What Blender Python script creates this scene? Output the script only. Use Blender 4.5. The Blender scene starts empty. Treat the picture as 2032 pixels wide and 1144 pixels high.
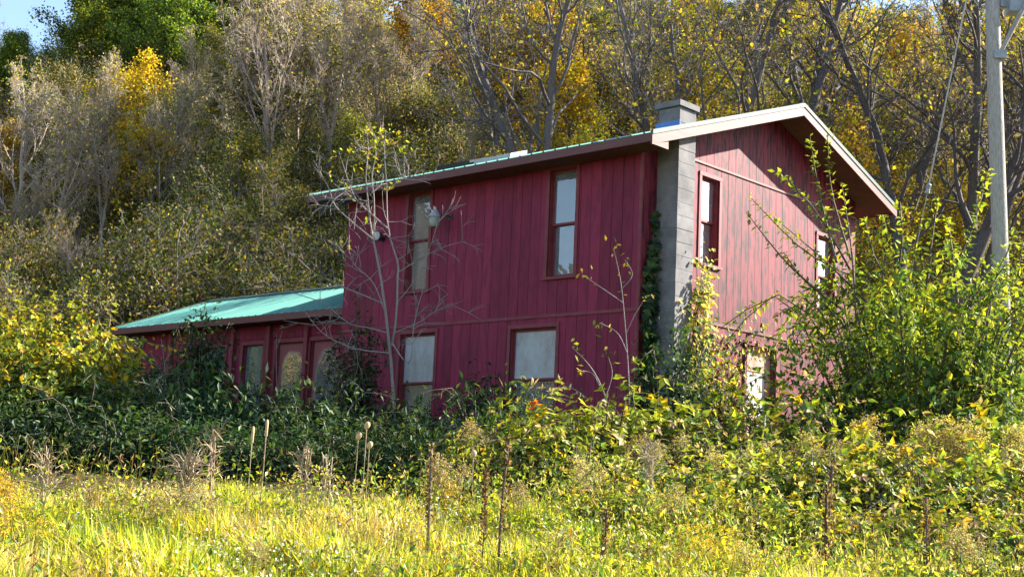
import bpy, math, random
import numpy as np
from mathutils import Matrix, Vector

# ------------------------------------------------------------------ camera, sky, sun, exposure
sc = bpy.context.scene
COL = sc.collection
CX, CY, CZ = -1.8311, -19.255, -0.3096
PITCH, ROLL = 0.1526, 0.0454
cam_d = bpy.data.cameras.new('camera'); cam = bpy.data.objects.new('camera', cam_d); COL.objects.link(cam)
_fw = Vector((0, math.cos(PITCH), math.sin(PITCH))); _up = Vector((0, -math.sin(PITCH), math.cos(PITCH))); _rt = Vector((1, 0, 0))
_x = _rt*math.cos(ROLL) + _up*math.sin(ROLL); _y = -_rt*math.sin(ROLL) + _up*math.cos(ROLL); _z = -_fw
cam.matrix_world = Matrix(((_x.x, _y.x, _z.x, CX), (_x.y, _y.y, _z.y, CY), (_x.z, _y.z, _z.z, CZ), (0, 0, 0, 1)))
cam_d.sensor_width = 36; cam_d.lens = 36*2663.6/2032; cam_d.clip_start = 0.1; cam_d.clip_end = 3000
sc.camera = cam

SUN_EL, SUN_AZ = math.radians(31.0), math.radians(70.0)      # azimuth clockwise from +Y
world = bpy.data.worlds.new('World'); sc.world = world; world.use_nodes = True
wn = world.node_tree.nodes; wl = world.node_tree.links
bg = wn['Background']; sky = wn.new('ShaderNodeTexSky'); sky.sky_type = 'NISHITA'; sky.sun_disc = False
sky.sun_elevation = SUN_EL; sky.sun_rotation = SUN_AZ; sky.air_density = 1.0; sky.dust_density = 0.6; sky.ozone_density = 1.3
wl.new(sky.outputs[0], bg.inputs[0]); bg.inputs[1].default_value = 0.085
sun_d = bpy.data.lights.new('sun', 'SUN'); sun_d.energy = 5.0; sun_d.angle = math.radians(0.53); sun_d.color = (1.0, 0.93, 0.82)
sun = bpy.data.objects.new('sun', sun_d); COL.objects.link(sun)
S = Vector((math.sin(SUN_AZ)*math.cos(SUN_EL), math.cos(SUN_AZ)*math.cos(SUN_EL), math.sin(SUN_EL)))
sun.rotation_euler = S.to_track_quat('Z', 'Y').to_euler(); sun.location = (20, 0, 30)
sc.view_settings.view_transform = 'Standard'; sc.view_settings.look = 'None'
sc.view_settings.exposure = 2.05; sc.view_settings.gamma = 1.0; sc.view_settings.use_curve_mapping = False
cy = sc.cycles
cy.max_bounces = 6; cy.diffuse_bounces = 3; cy.glossy_bounces = 3; cy.transmission_bounces = 4; cy.transparent_max_bounces = 8
cy.use_adaptive_sampling = True; cy.adaptive_threshold = 0.02; cy.use_denoising = True
cy.caustics_reflective = False; cy.caustics_refractive = False

rng = np.random.default_rng(7)
PI = math.pi

# ------------------------------------------------------------------ materials
def mat(name):
    m = bpy.data.materials.new(name); m.use_nodes = True
    nt = m.node_tree; nt.nodes.clear()
    out = nt.nodes.new('ShaderNodeOutputMaterial')
    return m, nt, out
def N(nt, t, **kw):
    n = nt.nodes.new(t)
    for k, v in kw.items():
        if k in ('operation', 'blend_type', 'data_type', 'noise_dimensions', 'attribute_name', 'wave_type', 'bands_direction', 'feature', 'distance', 'attribute_type'): setattr(n, k, v)
        else: n.inputs[k].default_value = v
    return n
def ramp(nt, stops, fac=None):
    r = nt.nodes.new('ShaderNodeValToRGB'); e = r.color_ramp.elements
    while len(e) < len(stops): e.new(0.5)
    for el, (p, c) in zip(e, stops): el.position = p; el.color = (*c, 1) if len(c) == 3 else c
    if fac is not None: nt.links.new(fac, r.inputs[0])
    return r
def mixc(nt, a, b, fac, mode='MIX'):
    m = nt.nodes.new('ShaderNodeMix'); m.data_type = 'RGBA'; m.blend_type = mode
    for sock, v in ((m.inputs[6], a), (m.inputs[7], b), (m.inputs[0], fac)):
        if hasattr(v, 'node'): nt.links.new(v, sock)
        elif isinstance(v, (int, float)): sock.default_value = v
        else: sock.default_value = (*v, 1)
    return m.outputs[2]
def math_(nt, op, a, b=0.0):
    m = nt.nodes.new('ShaderNodeMath'); m.operation = op
    for sock, v in ((m.inputs[0], a), (m.inputs[1], b)):
        if hasattr(v, 'node'): nt.links.new(v, sock)
        else: sock.default_value = v
    return m.outputs[0]
def mapping(nt, scale, loc=(0, 0, 0), kind='Object'):
    tc = nt.nodes.new('ShaderNodeTexCoord'); mp = nt.nodes.new('ShaderNodeMapping')
    mp.inputs['Scale'].default_value = scale; mp.inputs['Location'].default_value = loc
    nt.links.new(tc.outputs[kind], mp.inputs[0]); return mp.outputs[0]
def noise(nt, vec, scale, detail=4, rough=0.55):
    n = nt.nodes.new('ShaderNodeTexNoise'); n.inputs['Scale'].default_value = scale; n.inputs['Detail'].default_value = detail
    n.inputs['Roughness'].default_value = rough
    nt.links.new(vec, n.inputs['Vector']); return n.outputs['Fac']
def principled(nt, out, col, rough=0.6, spec=0.3, metal=0.0):
    p = nt.nodes.new('ShaderNodeBsdfPrincipled')
    if hasattr(col, 'node'): nt.links.new(col, p.inputs['Base Color'])
    else: p.inputs['Base Color'].default_value = (*col, 1)
    if hasattr(rough, 'node'): nt.links.new(rough, p.inputs['Roughness'])
    else: p.inputs['Roughness'].default_value = rough
    p.inputs['Specular IOR Level'].default_value = spec; p.inputs['Metallic'].default_value = metal
    nt.links.new(p.outputs[0], out.inputs[0]); return p
def bump(nt, p, h, strength=0.3, dist=0.01):
    b = nt.nodes.new('ShaderNodeBump'); b.inputs['Strength'].default_value = strength; b.inputs['Distance'].default_value = dist
    nt.links.new(h, b.inputs['Height']); nt.links.new(b.outputs[0], p.inputs['Normal'])

def leaf_mat(name, transl=0.45, gloss=0.06, hue_var=0.03, val_var=0.25):
    """leaf colour comes from a per-leaf attribute, varied a little per plant"""
    m, nt, out = mat(name)
    at = N(nt, 'ShaderNodeAttribute', attribute_name='Col')
    oi = nt.nodes.new('ShaderNodeObjectInfo')
    hs = nt.nodes.new('ShaderNodeHueSaturation')
    nt.links.new(at.outputs['Color'], hs.inputs['Color'])
    h = math_(nt, 'ADD', math_(nt, 'MULTIPLY', oi.outputs['Random'], hue_var), 0.5 - hue_var/2); nt.links.new(h, hs.inputs['Hue'])
    v = math_(nt, 'ADD', math_(nt, 'MULTIPLY', oi.outputs['Random'], val_var), 1 - val_var/2); nt.links.new(v, hs.inputs['Value'])
    d = nt.nodes.new('ShaderNodeBsdfDiffuse'); nt.links.new(hs.outputs[0], d.inputs[0])
    t = nt.nodes.new('ShaderNodeBsdfTranslucent'); tc = mixc(nt, hs.outputs[0], (1.0, 0.95, 0.5), 1.0, 'MULTIPLY')
    nt.links.new(tc, t.inputs[0])
    a = nt.nodes.new('ShaderNodeMixShader'); a.inputs[0].default_value = transl
    nt.links.new(d.outputs[0], a.inputs[1]); nt.links.new(t.outputs[0], a.inputs[2])
    g = nt.nodes.new('ShaderNodeBsdfGlossy'); g.inputs['Roughness'].default_value = 0.5; nt.links.new(mixc(nt, hs.outputs[0], (0.8, 0.85, 0.8), 0.35), g.inputs[0])
    b = nt.nodes.new('ShaderNodeMixShader'); b.inputs[0].default_value = gloss
    nt.links.new(a.outputs[0], b.inputs[1]); nt.links.new(g.outputs[0], b.inputs[2]); nt.links.new(b.outputs[0], out.inputs[0])
    return m
M = {}
M['leaf'] = leaf_mat('leaf')
M['leaf_far'] = leaf_mat('leaf_far', 0.4, 0.03, 0.03, 0.35)
M['grass'] = leaf_mat('grass', 0.48, 0.03, 0.0, 0.0)

def bark_mat(name, c1, c2, scale=6):
    m, nt, out = mat(name)
    v = mapping(nt, (scale*2, scale*2, scale*0.35)); f = noise(nt, v, 3.0, 6, 0.65)
    oi = nt.nodes.new('ShaderNodeObjectInfo')
    r = ramp(nt, [(0.32, c1), (0.68, c2)], f)
    c = mixc(nt, r.outputs[0], (0.75, 0.72, 0.7), math_(nt, 'MULTIPLY', oi.outputs['Random'], 0.12))
    p = principled(nt, out, c, 0.85, 0.2); bump(nt, p, f, 0.6, 0.02); return m
M['bark_pale'] = bark_mat('bark_pale', (0.24, 0.185, 0.15), (0.46, 0.375, 0.31))
M['bark_dark'] = bark_mat('bark_dark', (0.04, 0.035, 0.036), (0.12, 0.10, 0.095))
M['bark_mid'] = bark_mat('bark_mid', (0.07, 0.055, 0.045), (0.17, 0.14, 0.115))
M['bark_grey'] = bark_mat('bark_grey', (0.12, 0.105, 0.095), (0.27, 0.245, 0.22), 14)
M['stem_green'] = bark_mat('stem_green', (0.10, 0.11, 0.04), (0.20, 0.17, 0.09), 14)
M['stem_tan'] = bark_mat('stem_tan', (0.22, 0.16, 0.09), (0.42, 0.32, 0.20), 14)
M['stem_brown'] = bark_mat('stem_brown', (0.05, 0.035, 0.02), (0.13, 0.09, 0.06), 18)

def siding_mat(name, base, dark, pale, amount):
    m, nt, out = mat(name)
    tc = nt.nodes.new('ShaderNodeTexCoord'); oi = nt.nodes.new('ShaderNodeObjectInfo')
    off = nt.nodes.new('ShaderNodeCombineXYZ'); nt.links.new(math_(nt, 'MULTIPLY', oi.outputs['Random'], 37.0), off.inputs[2])
    add = N(nt, 'ShaderNodeVectorMath', operation='ADD'); nt.links.new(tc.outputs['Object'], add.inputs[0]); nt.links.new(off.outputs[0], add.inputs[1])
    def mp(s):
        x = nt.nodes.new('ShaderNodeMapping'); x.inputs['Scale'].default_value = s; nt.links.new(add.outputs[0], x.inputs[0]); return x.outputs[0]
    grain = noise(nt, mp((60, 60, 2.2)), 1.0, 6, 0.7)
    blot = noise(nt, mp((11, 11, 2.6)), 1.0, 5, 0.62)
    tone = math_(nt, 'ADD', math_(nt, 'MULTIPLY', oi.outputs['Random'], 0.35), 0.82)
    b1 = ramp(nt, [(0.46, (0, 0, 0)), (0.60, (1, 1, 1))], blot)
    c = mixc(nt, base, dark, math_(nt, 'MULTIPLY', b1.outputs[0], amount))
    g1 = ramp(nt, [(0.55, (0, 0, 0)), (0.75, (1, 1, 1))], grain)
    c = mixc(nt, c, pale, math_(nt, 'MULTIPLY', g1.outputs[0], 0.35))
    g2 = ramp(nt, [(0.28, (1, 1, 1)), (0.45, (0, 0, 0))], grain)
    c = mixc(nt, c, dark, math_(nt, 'MULTIPLY', g2.outputs[0], 0.5))
    hs = nt.nodes.new('ShaderNodeHueSaturation'); nt.links.new(c, hs.inputs['Color']); nt.links.new(tone, hs.inputs['Value'])
    p = principled(nt, out, hs.outputs[0], 0.62, 0.25); bump(nt, p, grain, 0.5, 0.004); return m
M['siding'] = siding_mat('siding', (0.225, 0.021, 0.052), (0.11, 0.011, 0.030), (0.33, 0.065, 0.09), 0.5)
M['siding_weathered'] = siding_mat('siding_weathered', (0.175, 0.016, 0.028), (0.030, 0.004, 0.013), (0.30, 0.05, 0.058), 1.0)
def painted(name, c1, c2, rough=0.6, scale=4, spec=0.3, st=(1, 1, 1)):
    m, nt, out = mat(name); f = noise(nt, mapping(nt, st), scale, 6, 0.65)
    r = ramp(nt, [(0.3, c1), (0.7, c2)], f); p = principled(nt, out, r.outputs[0], rough, spec); bump(nt, p, f, 0.15, 0.01); return m
M['trim'] = painted('trim', (0.16, 0.028, 0.038), (0.23, 0.05, 0.058), 0.55, 6)
M['fascia'] = painted('fascia', (0.115, 0.042, 0.036), (0.165, 0.065, 0.055), 0.5, 3, st=(.4, .4, 3))
M['backing'] = painted('backing', (0.03, 0.008, 0.01), (0.06, 0.014, 0.018), 0.8)
M['soffit'] = painted('soffit', (0.10, 0.05, 0.05), (0.15, 0.075, 0.07), 0.8)
M['interior'] = painted('interior', (0.035, 0.03, 0.027), (0.06, 0.052, 0.045), 0.9)
M['green_trim'] = painted('green_trim', (0.035, 0.075, 0.058), (0.08, 0.14, 0.11), 0.4, 5)
M['roof_green'] = painted('roof_green', (0.08, 0.27, 0.22), (0.14, 0.36, 0.30), 0.34, 1.4, 0.5, (1.4, .25, .25))
M['roof_dark'] = painted('roof_dark', (0.02, 0.02, 0.022), (0.05, 0.05, 0.05), 0.8)
M['block'] = painted('block', (0.11, 0.105, 0.11), (0.24, 0.23, 0.23), 0.9, 3)
M['block_stained'] = painted('block_stained', (0.10, 0.10, 0.09), (0.22, 0.21, 0.19), 0.9, 7)
M['mortar'] = painted('mortar', (0.17, 0.165, 0.17), (0.24, 0.235, 0.23), 0.95, 12)
M['cloth'] = painted('cloth', (0.55, 0.56, 0.56), (0.70, 0.71, 0.70), 0.85, 3)
M['blind'] = painted('blind', (0.26, 0.26, 0.25), (0.38, 0.38, 0.36), 0.85, 3)
M['flashing'] = painted('flashing', (0.05, 0.16, 0.42), (0.10, 0.26, 0.58), 0.35, 6)
M['grey_metal'] = painted('grey_metal', (0.22, 0.25, 0.29), (0.36, 0.40, 0.44), 0.45, 8, 0.5)
M['white_paint'] = painted('white_paint', (0.36, 0.36, 0.35), (0.52, 0.51, 0.49), 0.45, 8)
M['dark_metal'] = painted('dark_metal', (0.035, 0.035, 0.04), (0.07, 0.07, 0.075), 0.5, 8)
M['lens'] = painted('lens', (0.22, 0.27, 0.20), (0.38, 0.42, 0.32), 0.25, 14, 0.6)
M['door_paint'] = painted('door_paint', (0.42, 0.15, 0.13), (0.58, 0.30, 0.26), 0.6, 4, st=(1, 1, .4))
M['steel_wire'] = painted('steel_wire', (0.35, 0.33, 0.31), (0.5, 0.48, 0.45), 0.5, 8)
M['pole_wood'] = bark_mat('pole_wood', (0.20, 0.185, 0.165), (0.42, 0.385, 0.34), 10)
M['seed_tan'] = painted('seed_tan', (0.40, 0.29, 0.16), (0.58, 0.44, 0.26), 0.9, 40)

def glass_mat(name, rough=0.03, film=None, film_amt=0.0, tint=(0.9, 0.95, 0.95)):
    m, nt, out = mat(name)
    fr = nt.nodes.new('ShaderNodeFresnel'); fr.inputs[0].default_value = 1.75
    tr = nt.nodes.new('ShaderNodeBsdfTransparent'); tr.inputs[0].default_value = (*tint, 1)
    gl = nt.nodes.new('ShaderNodeBsdfGlossy'); gl.inputs['Roughness'].default_value = rough
    nz = noise(nt, mapping(nt, (1, 1, 1)), 2.2, 3); b = nt.nodes.new('ShaderNodeBump'); b.inputs['Strength'].default_value = 0.25; b.inputs['Distance'].default_value = 0.02
    nt.links.new(nz, b.inputs['Height']); nt.links.new(b.outputs[0], gl.inputs['Normal'])
    mx = nt.nodes.new('ShaderNodeMixShader'); nt.links.new(math_(nt, 'ADD', fr.outputs[0], 0.10), mx.inputs[0])
    nt.links.new(tr.outputs[0], mx.inputs[1]); nt.links.new(gl.outputs[0], mx.inputs[2])
    last = mx.outputs[0]
    if film:
        d = nt.nodes.new('ShaderNodeBsdfDiffuse'); d.inputs[0].default_value = (*film, 1)
        f = ramp(nt, [(0.3, (0, 0, 0)), (0.75, (1, 1, 1))], noise(nt, mapping(nt, (3, 3, 1.5)), 1.6, 6, 0.7))
        m2 = nt.nodes.new('ShaderNodeMixShader'); nt.links.new(math_(nt, 'ADD', math_(nt, 'MULTIPLY', f.outputs[0], film_amt*0.7), film_amt*0.5), m2.inputs[0])
        nt.links.new(last, m2.inputs[1]); nt.links.new(d.outputs[0], m2.inputs[2]); last = m2.outputs[0]
    nt.links.new(last, out.inputs[0]); return m
M['glass'] = glass_mat('glass', 0.03, (0.50, 0.55, 0.60), 0.24)  # pale blue film colour stands in for sky reflected in the panes
M['glass_dusty'] = glass_mat('glass_dusty', 0.08, (0.42, 0.40, 0.38), 0.40)
M['plastic'] = glass_mat('plastic', 0.12, (0.60, 0.66, 0.70), 0.62)

def arch_glass():
    """plate glass, a red film thickening outside an arch, a thin pale grey one inside"""
    m, nt, out = mat('arched_glass')
    uv = nt.nodes.new('ShaderNodeTexCoord'); sp = nt.nodes.new('ShaderNodeSeparateXYZ'); nt.links.new(uv.outputs['Generated'], sp.inputs[0])
    # superellipse distance in the pane's own box
    x = math_(nt, 'ABSOLUTE', math_(nt, 'MULTIPLY', math_(nt, 'SUBTRACT', sp.outputs[0], 0.5), 2.35))
    z = math_(nt, 'ABSOLUTE', math_(nt, 'MULTIPLY', math_(nt, 'SUBTRACT', sp.outputs[2], 0.42), 2.05))
    dd = math_(nt, 'ADD', math_(nt, 'POWER', x, 2.6), math_(nt, 'POWER', z, 2.6))
    dd = math_(nt, 'ADD', dd, math_(nt, 'MULTIPLY', math_(nt, 'SUBTRACT', noise(nt, mapping(nt, (1, 1, 1)), 5.0, 5, .7), 0.5), 0.55))
    film = ramp(nt, [(0.55, (.22, .22, .22)), (1.0, (1, 1, 1))], dd); film.color_ramp.elements[1].position = 1.0  # grey haze kept over the clear arch, painted in to brighten the pane
    colr = ramp(nt, [(0.60, (0.42, 0.42, 0.42)), (0.97, (0.27, 0.10, 0.10))], dd)
    fr = nt.nodes.new('ShaderNodeFresnel'); fr.inputs[0].default_value = 1.9
    tr = nt.nodes.new('ShaderNodeBsdfTransparent'); tr.inputs[0].default_value = (.6, .65, .6, 1)
    gl = nt.nodes.new('ShaderNodeBsdfGlossy'); gl.inputs['Roughness'].default_value = 0.02
    b = nt.nodes.new('ShaderNodeBump'); b.inputs['Strength'].default_value = 0.5; b.inputs['Distance'].default_value = 0.02
    nt.links.new(noise(nt, mapping(nt, (1, 1, 1)), 4, 3), b.inputs['Height']); nt.links.new(b.outputs[0], gl.inputs['Normal'])
    mx = nt.nodes.new('ShaderNodeMixShader'); nt.links.new(math_(nt, 'ADD', fr.outputs[0], 0.45), mx.inputs[0])
    nt.links.new(tr.outputs[0], mx.inputs[1]); nt.links.new(gl.outputs[0], mx.inputs[2])
    d = nt.nodes.new('ShaderNodeBsdfDiffuse'); nt.links.new(colr.outputs[0], d.inputs[0])
    m2 = nt.nodes.new('ShaderNodeMixShader'); nt.links.new(film.outputs[0], m2.inputs[0])
    nt.links.new(mx.outputs[0], m2.inputs[1]); nt.links.new(d.outputs[0], m2.inputs[2]); nt.links.new(m2.outputs[0], out.inputs[0])
    return m
M['arch_glass'] = arch_glass()
def ground_mat():
    m, nt, out = mat('leaf_litter'); v = mapping(nt, (1, 1, 1))
    a = noise(nt, v, 0.35, 6, 0.7); b = noise(nt, v, 9.0, 6, 0.75)
    r = ramp(nt, [(0.3, (0.055, 0.045, 0.022)), (0.5, (0.13, 0.10, 0.05)), (0.7, (0.10, 0.115, 0.035))], a)
    r2 = ramp(nt, [(0.3, (0.35, 0.3, 0.25)), (0.7, (1.2, 1.1, 1.0))], b)
    p = principled(nt, out, mixc(nt, r.outputs[0], r2.outputs[0], 1.0, 'MULTIPLY'), 0.95, 0.1); bump(nt, p, b, 0.8, 0.05); return m
M['ground'] = ground_mat()

# ------------------------------------------------------------------ mesh helpers
def nrm(a): return a/np.maximum(np.linalg.norm(a, axis=-1, keepdims=True), 1e-9)
def mesh_np(name, V, Fs, m, col=None, smooth=False):
    me = bpy.data.meshes.new(name); V = np.ascontiguousarray(V, dtype=np.float32)
    me.vertices.add(len(V)); me.vertices.foreach_set('co', V.ravel())
    Fs = [np.asarray(f, dtype=np.int32) for f in Fs if len(f)]
    loops = np.concatenate([f.ravel() for f in Fs]); tot = np.concatenate([np.full(len(f), f.shape[1], np.int32) for f in Fs])
    st = np.concatenate([[0], np.cumsum(tot)[:-1]]).astype(np.int32)
    me.loops.add(len(loops)); me.loops.foreach_set('vertex_index', loops)
    me.polygons.add(len(tot)); me.polygons.foreach_set('loop_start', st)
    me.polygons.foreach_set('use_smooth', np.full(len(tot), bool(smooth)))
    me.update(calc_edges=True)
    if col is not None:
        a = me.color_attributes.new('Col', 'FLOAT_COLOR', 'POINT')
        c = np.ones((len(V), 4), np.float32); c[:, :3] = col; a.data.foreach_set('color', c.ravel())
    me.materials.append(m)
    return me
def link(name, me, parent=None):
    o = bpy.data.objects.new(name, me); COL.objects.link(o)
    if parent: o.parent = parent
    return o
def empty(name, loc=(0, 0, 0), rz=0):
    o = bpy.data.objects.new(name, None); COL.objects.link(o); o.location = loc; o.rotation_euler = (0, 0, rz); o.empty_display_size = 0.2; return o
def tag(o, label=None, cat=None, group=None, kind=None):
    for k, v in (('label', label), ('category', cat), ('group', group), ('kind', kind)):
        if v: o[k] = v
    return o
def copy_tree(o, parent=None):
    c = o.copy(); COL.objects.link(c)
    if parent is not None: c.parent = parent
    for ch in list(o.children): copy_tree(ch, c)
    return c

class MB:
    """collects boxes, prisms, tubes and lathes into one mesh"""
    def __init__(s): s.V = []; s.F = {3: [], 4: []}; s.n = 0; s.extra = []
    def add(s, V, F):
        V = np.asarray(V, float)
        for f in F:
            if len(f) in s.F: s.F[len(f)].append([i + s.n for i in f])
            else:
                for k in range(1, len(f)-1): s.F[3].append([f[0]+s.n, f[k]+s.n, f[k+1]+s.n])
        s.V.append(V); s.n += len(V); return s
    def box(s, x0, x1, y0, y1, z0, z1, bevel=0):
        V = [(x, y, z) for x in (x0, x1) for y in (y0, y1) for z in (z0, z1)]
        return s.add(V, [(0, 1, 3, 2), (4, 6, 7, 5), (0, 4, 5, 1), (2, 3, 7, 6), (0, 2, 6, 4), (1, 5, 7, 3)])
    def prism(s, poly, fn0, fn1):
        """poly: list of 2-D points; fn0/fn1 map them to the two faces"""
        n = len(poly); V = [fn0(p) for p in poly] + [fn1(p) for p in poly]
        F = [tuple(range(n)), tuple(range(2*n-1, n-1, -1))] + [(i, n+i, n+(i+1) % n, (i+1) % n)[::-1] for i in range(n)]
        return s.add(V, F)
    def tube(s, pts, rad, k=8, caps=True):
        pts = np.asarray(pts, float); n = len(pts); rad = np.broadcast_to(rad, (n,))
        t = np.gradient(pts, axis=0); t = nrm(t); ref = np.array([0, 0, 1.]) if abs(t[:, 2]).mean() < 0.8 else np.array([1., 0, 0])
        u = nrm(np.cross(t, ref)); v = np.cross(t, u); a = np.arange(k)*2*PI/k
        V = pts[:, None] + rad[:, None, None]*(np.cos(a)[None, :, None]*u[:, None] + np.sin(a)[None, :, None]*v[:, None])
        F = [(i*k+j, i*k+(j+1) % k, (i+1)*k+(j+1) % k, (i+1)*k+j) for i in range(n-1) for j in range(k)]
        if caps: F += [tuple(range(k))[::-1], tuple((n-1)*k+j for j in range(k))]
        return s.add(V.reshape(-1, 3), F)
    def lathe(s, prof, c=(0, 0, 0), axis=(0, 0, 1), k=20):
        c = np.array(c, float); ax = nrm(np.array(axis, float)); ref = np.array([1., 0, 0]) if abs(ax[0]) < .8 else np.array([0, 1., 0])
        u = nrm(np.cross(ax, ref)); v = np.cross(ax, u); a = np.arange(k)*2*PI/k; V = []
        for r, z in prof: V += [c + ax*z + r*(math.cos(q)*u + math.sin(q)*v) for q in a]
        n = len(prof)
        F = [(i*k+j, i*k+(j+1) % k, (i+1)*k+(j+1) % k, (i+1)*k+j) for i in range(n-1) for j in range(k)] + [tuple(range(k))[::-1], tuple((n-1)*k+j for j in range(k))]
        return s.add(V, F)
    def build(s, name, m, parent=None, smooth=False):
        me = mesh_np(name, np.concatenate(s.V), [s.F[3], s.F[4]], m, smooth=smooth)
        return link(name, me, parent)

# ------------------------------------------------------------------ terrain
_gy = [-60, -30, -19.3, -15, -10.8, -7, -4.5, -2, 4, 10, 14, 20, 30, 45, 62, 70, 80, 120, 400]
_gz = [-2.6, -2.2, -1.9, -1.6, -1.15, -.68, -.32, -.18, -.1, .1, .6, 3.4, 8.6, 16.2, 24.0, 26.5, 27.0, 24, 10]
def ground_z(x, y):
    x = np.asarray(x, float); y = np.asarray(y, float)
    wrap = np.clip((-x - 38)/60, 0, 1)               # on the left the valley side bends forward
    ye = y + wrap*60
    z = np.interp(ye, _gy, _gz)
    far = np.clip((ye-14)/20, 0, 1)
    z = z + far*(1.2*np.sin(x*.11+1)+.8*np.sin(x*.23+y*.1)) + .05*np.sin(x*1.3+.5)*np.cos(y*1.1) + .03*np.sin(x*3.1+y*2.3)
    return z
def terrain():
    xs = np.concatenate([np.linspace(-400, -60, 18)[:-1], np.linspace(-60, -14, 40)[:-1], np.linspace(-14, 14, 90)[:-1], np.linspace(14, 60, 40)[:-1], np.linspace(60, 400, 18)])
    ys = np.concatenate([np.linspace(-300, -25, 20)[:-1], np.linspace(-25, 14, 120)[:-1], np.linspace(14, 85, 70)[:-1], np.linspace(85, 400, 16)])
    X, Y = np.meshgrid(xs, ys); Z = ground_z(X, Y); V = np.stack([X, Y, Z], -1).reshape(-1, 3)
    nx, ny = len(xs), len(ys); i = np.arange(nx-1)[None] + np.arange(ny-1)[:, None]*nx; i = i.ravel()
    F = np.stack([i, i+1, i+nx+1, i+nx], 1)
    o = link('ground', mesh_np('ground', V, [F], M['ground'], smooth=True)); tag(o, 'weedy valley ground rising into a wooded hillside', kind='structure')
terrain()

# ------------------------------------------------------------------ the house (local frame: x = along the front, 0 at the chimney corner; y = into depth)
YAW = 0.8192
house = empty('house', (0, 0, 0), YAW - PI/2)
tag(house, 'abandoned two-storey red wooden house with a low green-roofed wing', 'house')
UD = np.array([-math.sin(YAW), math.cos(YAW), 0]); VD = np.array([math.cos(YAW), math.sin(YAW), 0])
def hw(u, v, z=0.0): return u*UD + v*VD + np.array([0, 0, z])
L, W = 6.61, 6.35
EF, RK = 0.487, 0.539                 # eave and rake overhang
ZE, ZP, VP = 4.905, 6.31, 3.60        # roof top at the eave edge, ridge, ridge position
SLF = (ZP-ZE)/(VP+EF); SLB = SLF*1.0
VB = W + EF; ZB = ZP - SLB*(VB-VP)
def roof_z(v): return ZP - SLF*(VP-v) if v <= VP else ZP - SLB*(v-VP)
BASE = -0.35

def clip(poly, a, b, c):
    out = []; n = len(poly)
    for i in range(n):
        p, q = poly[i], poly[(i+1) % n]; dp = a*p[0]+b*p[1]-c; dq = a*q[0]+b*q[1]-c
        if dp <= 1e-9: out.append(p)
        if (dp < -1e-9 and dq > 1e-9) or (dp > 1e-9 and dq < -1e-9):
            t = dp/(dp-dq); out.append((p[0]+t*(q[0]-p[0]), p[1]+t*(q[1]-p[1])))
    return out
def area(p): return abs(sum(p[i][0]*p[(i+1) % len(p)][1]-p[(i+1) % len(p)][0]*p[i][1] for i in range(len(p))))/2 if len(p) > 2 else 0
def subtract(polys, rects):
    for (s0, s1, z0, z1) in rects:
        nxt = []
        for p in polys:
            l = clip(p, 1, 0, s0); r = clip(p, -1, 0, -s1); m_ = clip(clip(p, -1, 0, -s0), 1, 0, s1)
            lo = clip(m_, 0, 1, z0) if len(m_) > 2 else []; hi = clip(m_, 0, -1, -z1) if len(m_) > 2 else []
            nxt += [q for q in (l, r, lo, hi) if area(q) > 1e-4]
        polys = nxt
    return polys
def wall(name, s0, s1, zlo, ztop, joints, openings, to3, m, gap=0.007, bw=0.2032, backing=True, phase=0.0, parent=house, sign=1):
    """backing sheet with every vertical siding board a part of its own.  ztop(s) is the top profile, to3(s, depth, z) maps to house coordinates, depth > 0 is outwards"""
    mb = MB(); n = 24; prof = sorted(set([s0, s1] + ([VP] if zt_kink(ztop, s0, s1) else [])))
    poly = [(s0, zlo), (s1, zlo)] + [(s, ztop(s)) for s in reversed(prof)]
    parts = [poly] if len(prof) == 2 else [[(s0, zlo), (VP, zlo), (VP, ztop(VP)), (s0, ztop(s0))], [(VP, zlo), (s1, zlo), (s1, ztop(s1)), (VP, ztop(VP))]]
    for q in subtract(parts, openings): mb.prism(q, lambda p: to3(p[0], 0.0, p[1]), lambda p: to3(p[0], -0.10, p[1]))
    w = mb.build('wall', M['backing'], parent)
    s = s0 + phase; first = True
    edges = []
    while s < s1 - 0.02:
        e = min(s+bw, s1); edges.append((s, e)); s = e
    if phase > 0.02: edges.insert(0, (s0, s0+phase))
    levels = [zlo] + joints
    for (a, b) in edges:
        for k, lo in enumerate(levels):
            hi = levels[k+1] if k+1 < len(levels) else None
            aa, bb = a+gap/2, b-gap/2
            if hi is None:
                if max(ztop(aa), ztop(bb)) <= lo+.02: continue
                p = [(aa, lo+.004), (bb, lo+.004), (bb, max(ztop(bb), lo+.006)), (aa, max(ztop(aa), lo+.006))]
                if aa < VP < bb and zt_kink(ztop, s0, s1): p = [(aa, lo), (bb, lo), (bb, ztop(bb)), (VP, ztop(VP)), (aa, ztop(aa))]
            else:
                t0, t1 = min(hi, ztop(aa)), min(hi, ztop(bb))
                p = [(aa, lo), (bb, lo), (bb, t1-.004), (aa, t0-.004)]
            ps = subtract([p], openings)
            if not ps: continue
            th = 0.016 + 0.003*rng.random()
            for q in ps: MB().prism(q, lambda p_: to3(p_[0], th, p_[1]), lambda p_: to3(p_[0], 0.001, p_[1])).build('siding_board', m, w)
    return w
def zt_kink(z, s0, s1): return s0 < VP < s1 and abs((z(s0)+z(s1))/2 - z((s0+s1)/2)) > 0.05

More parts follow.
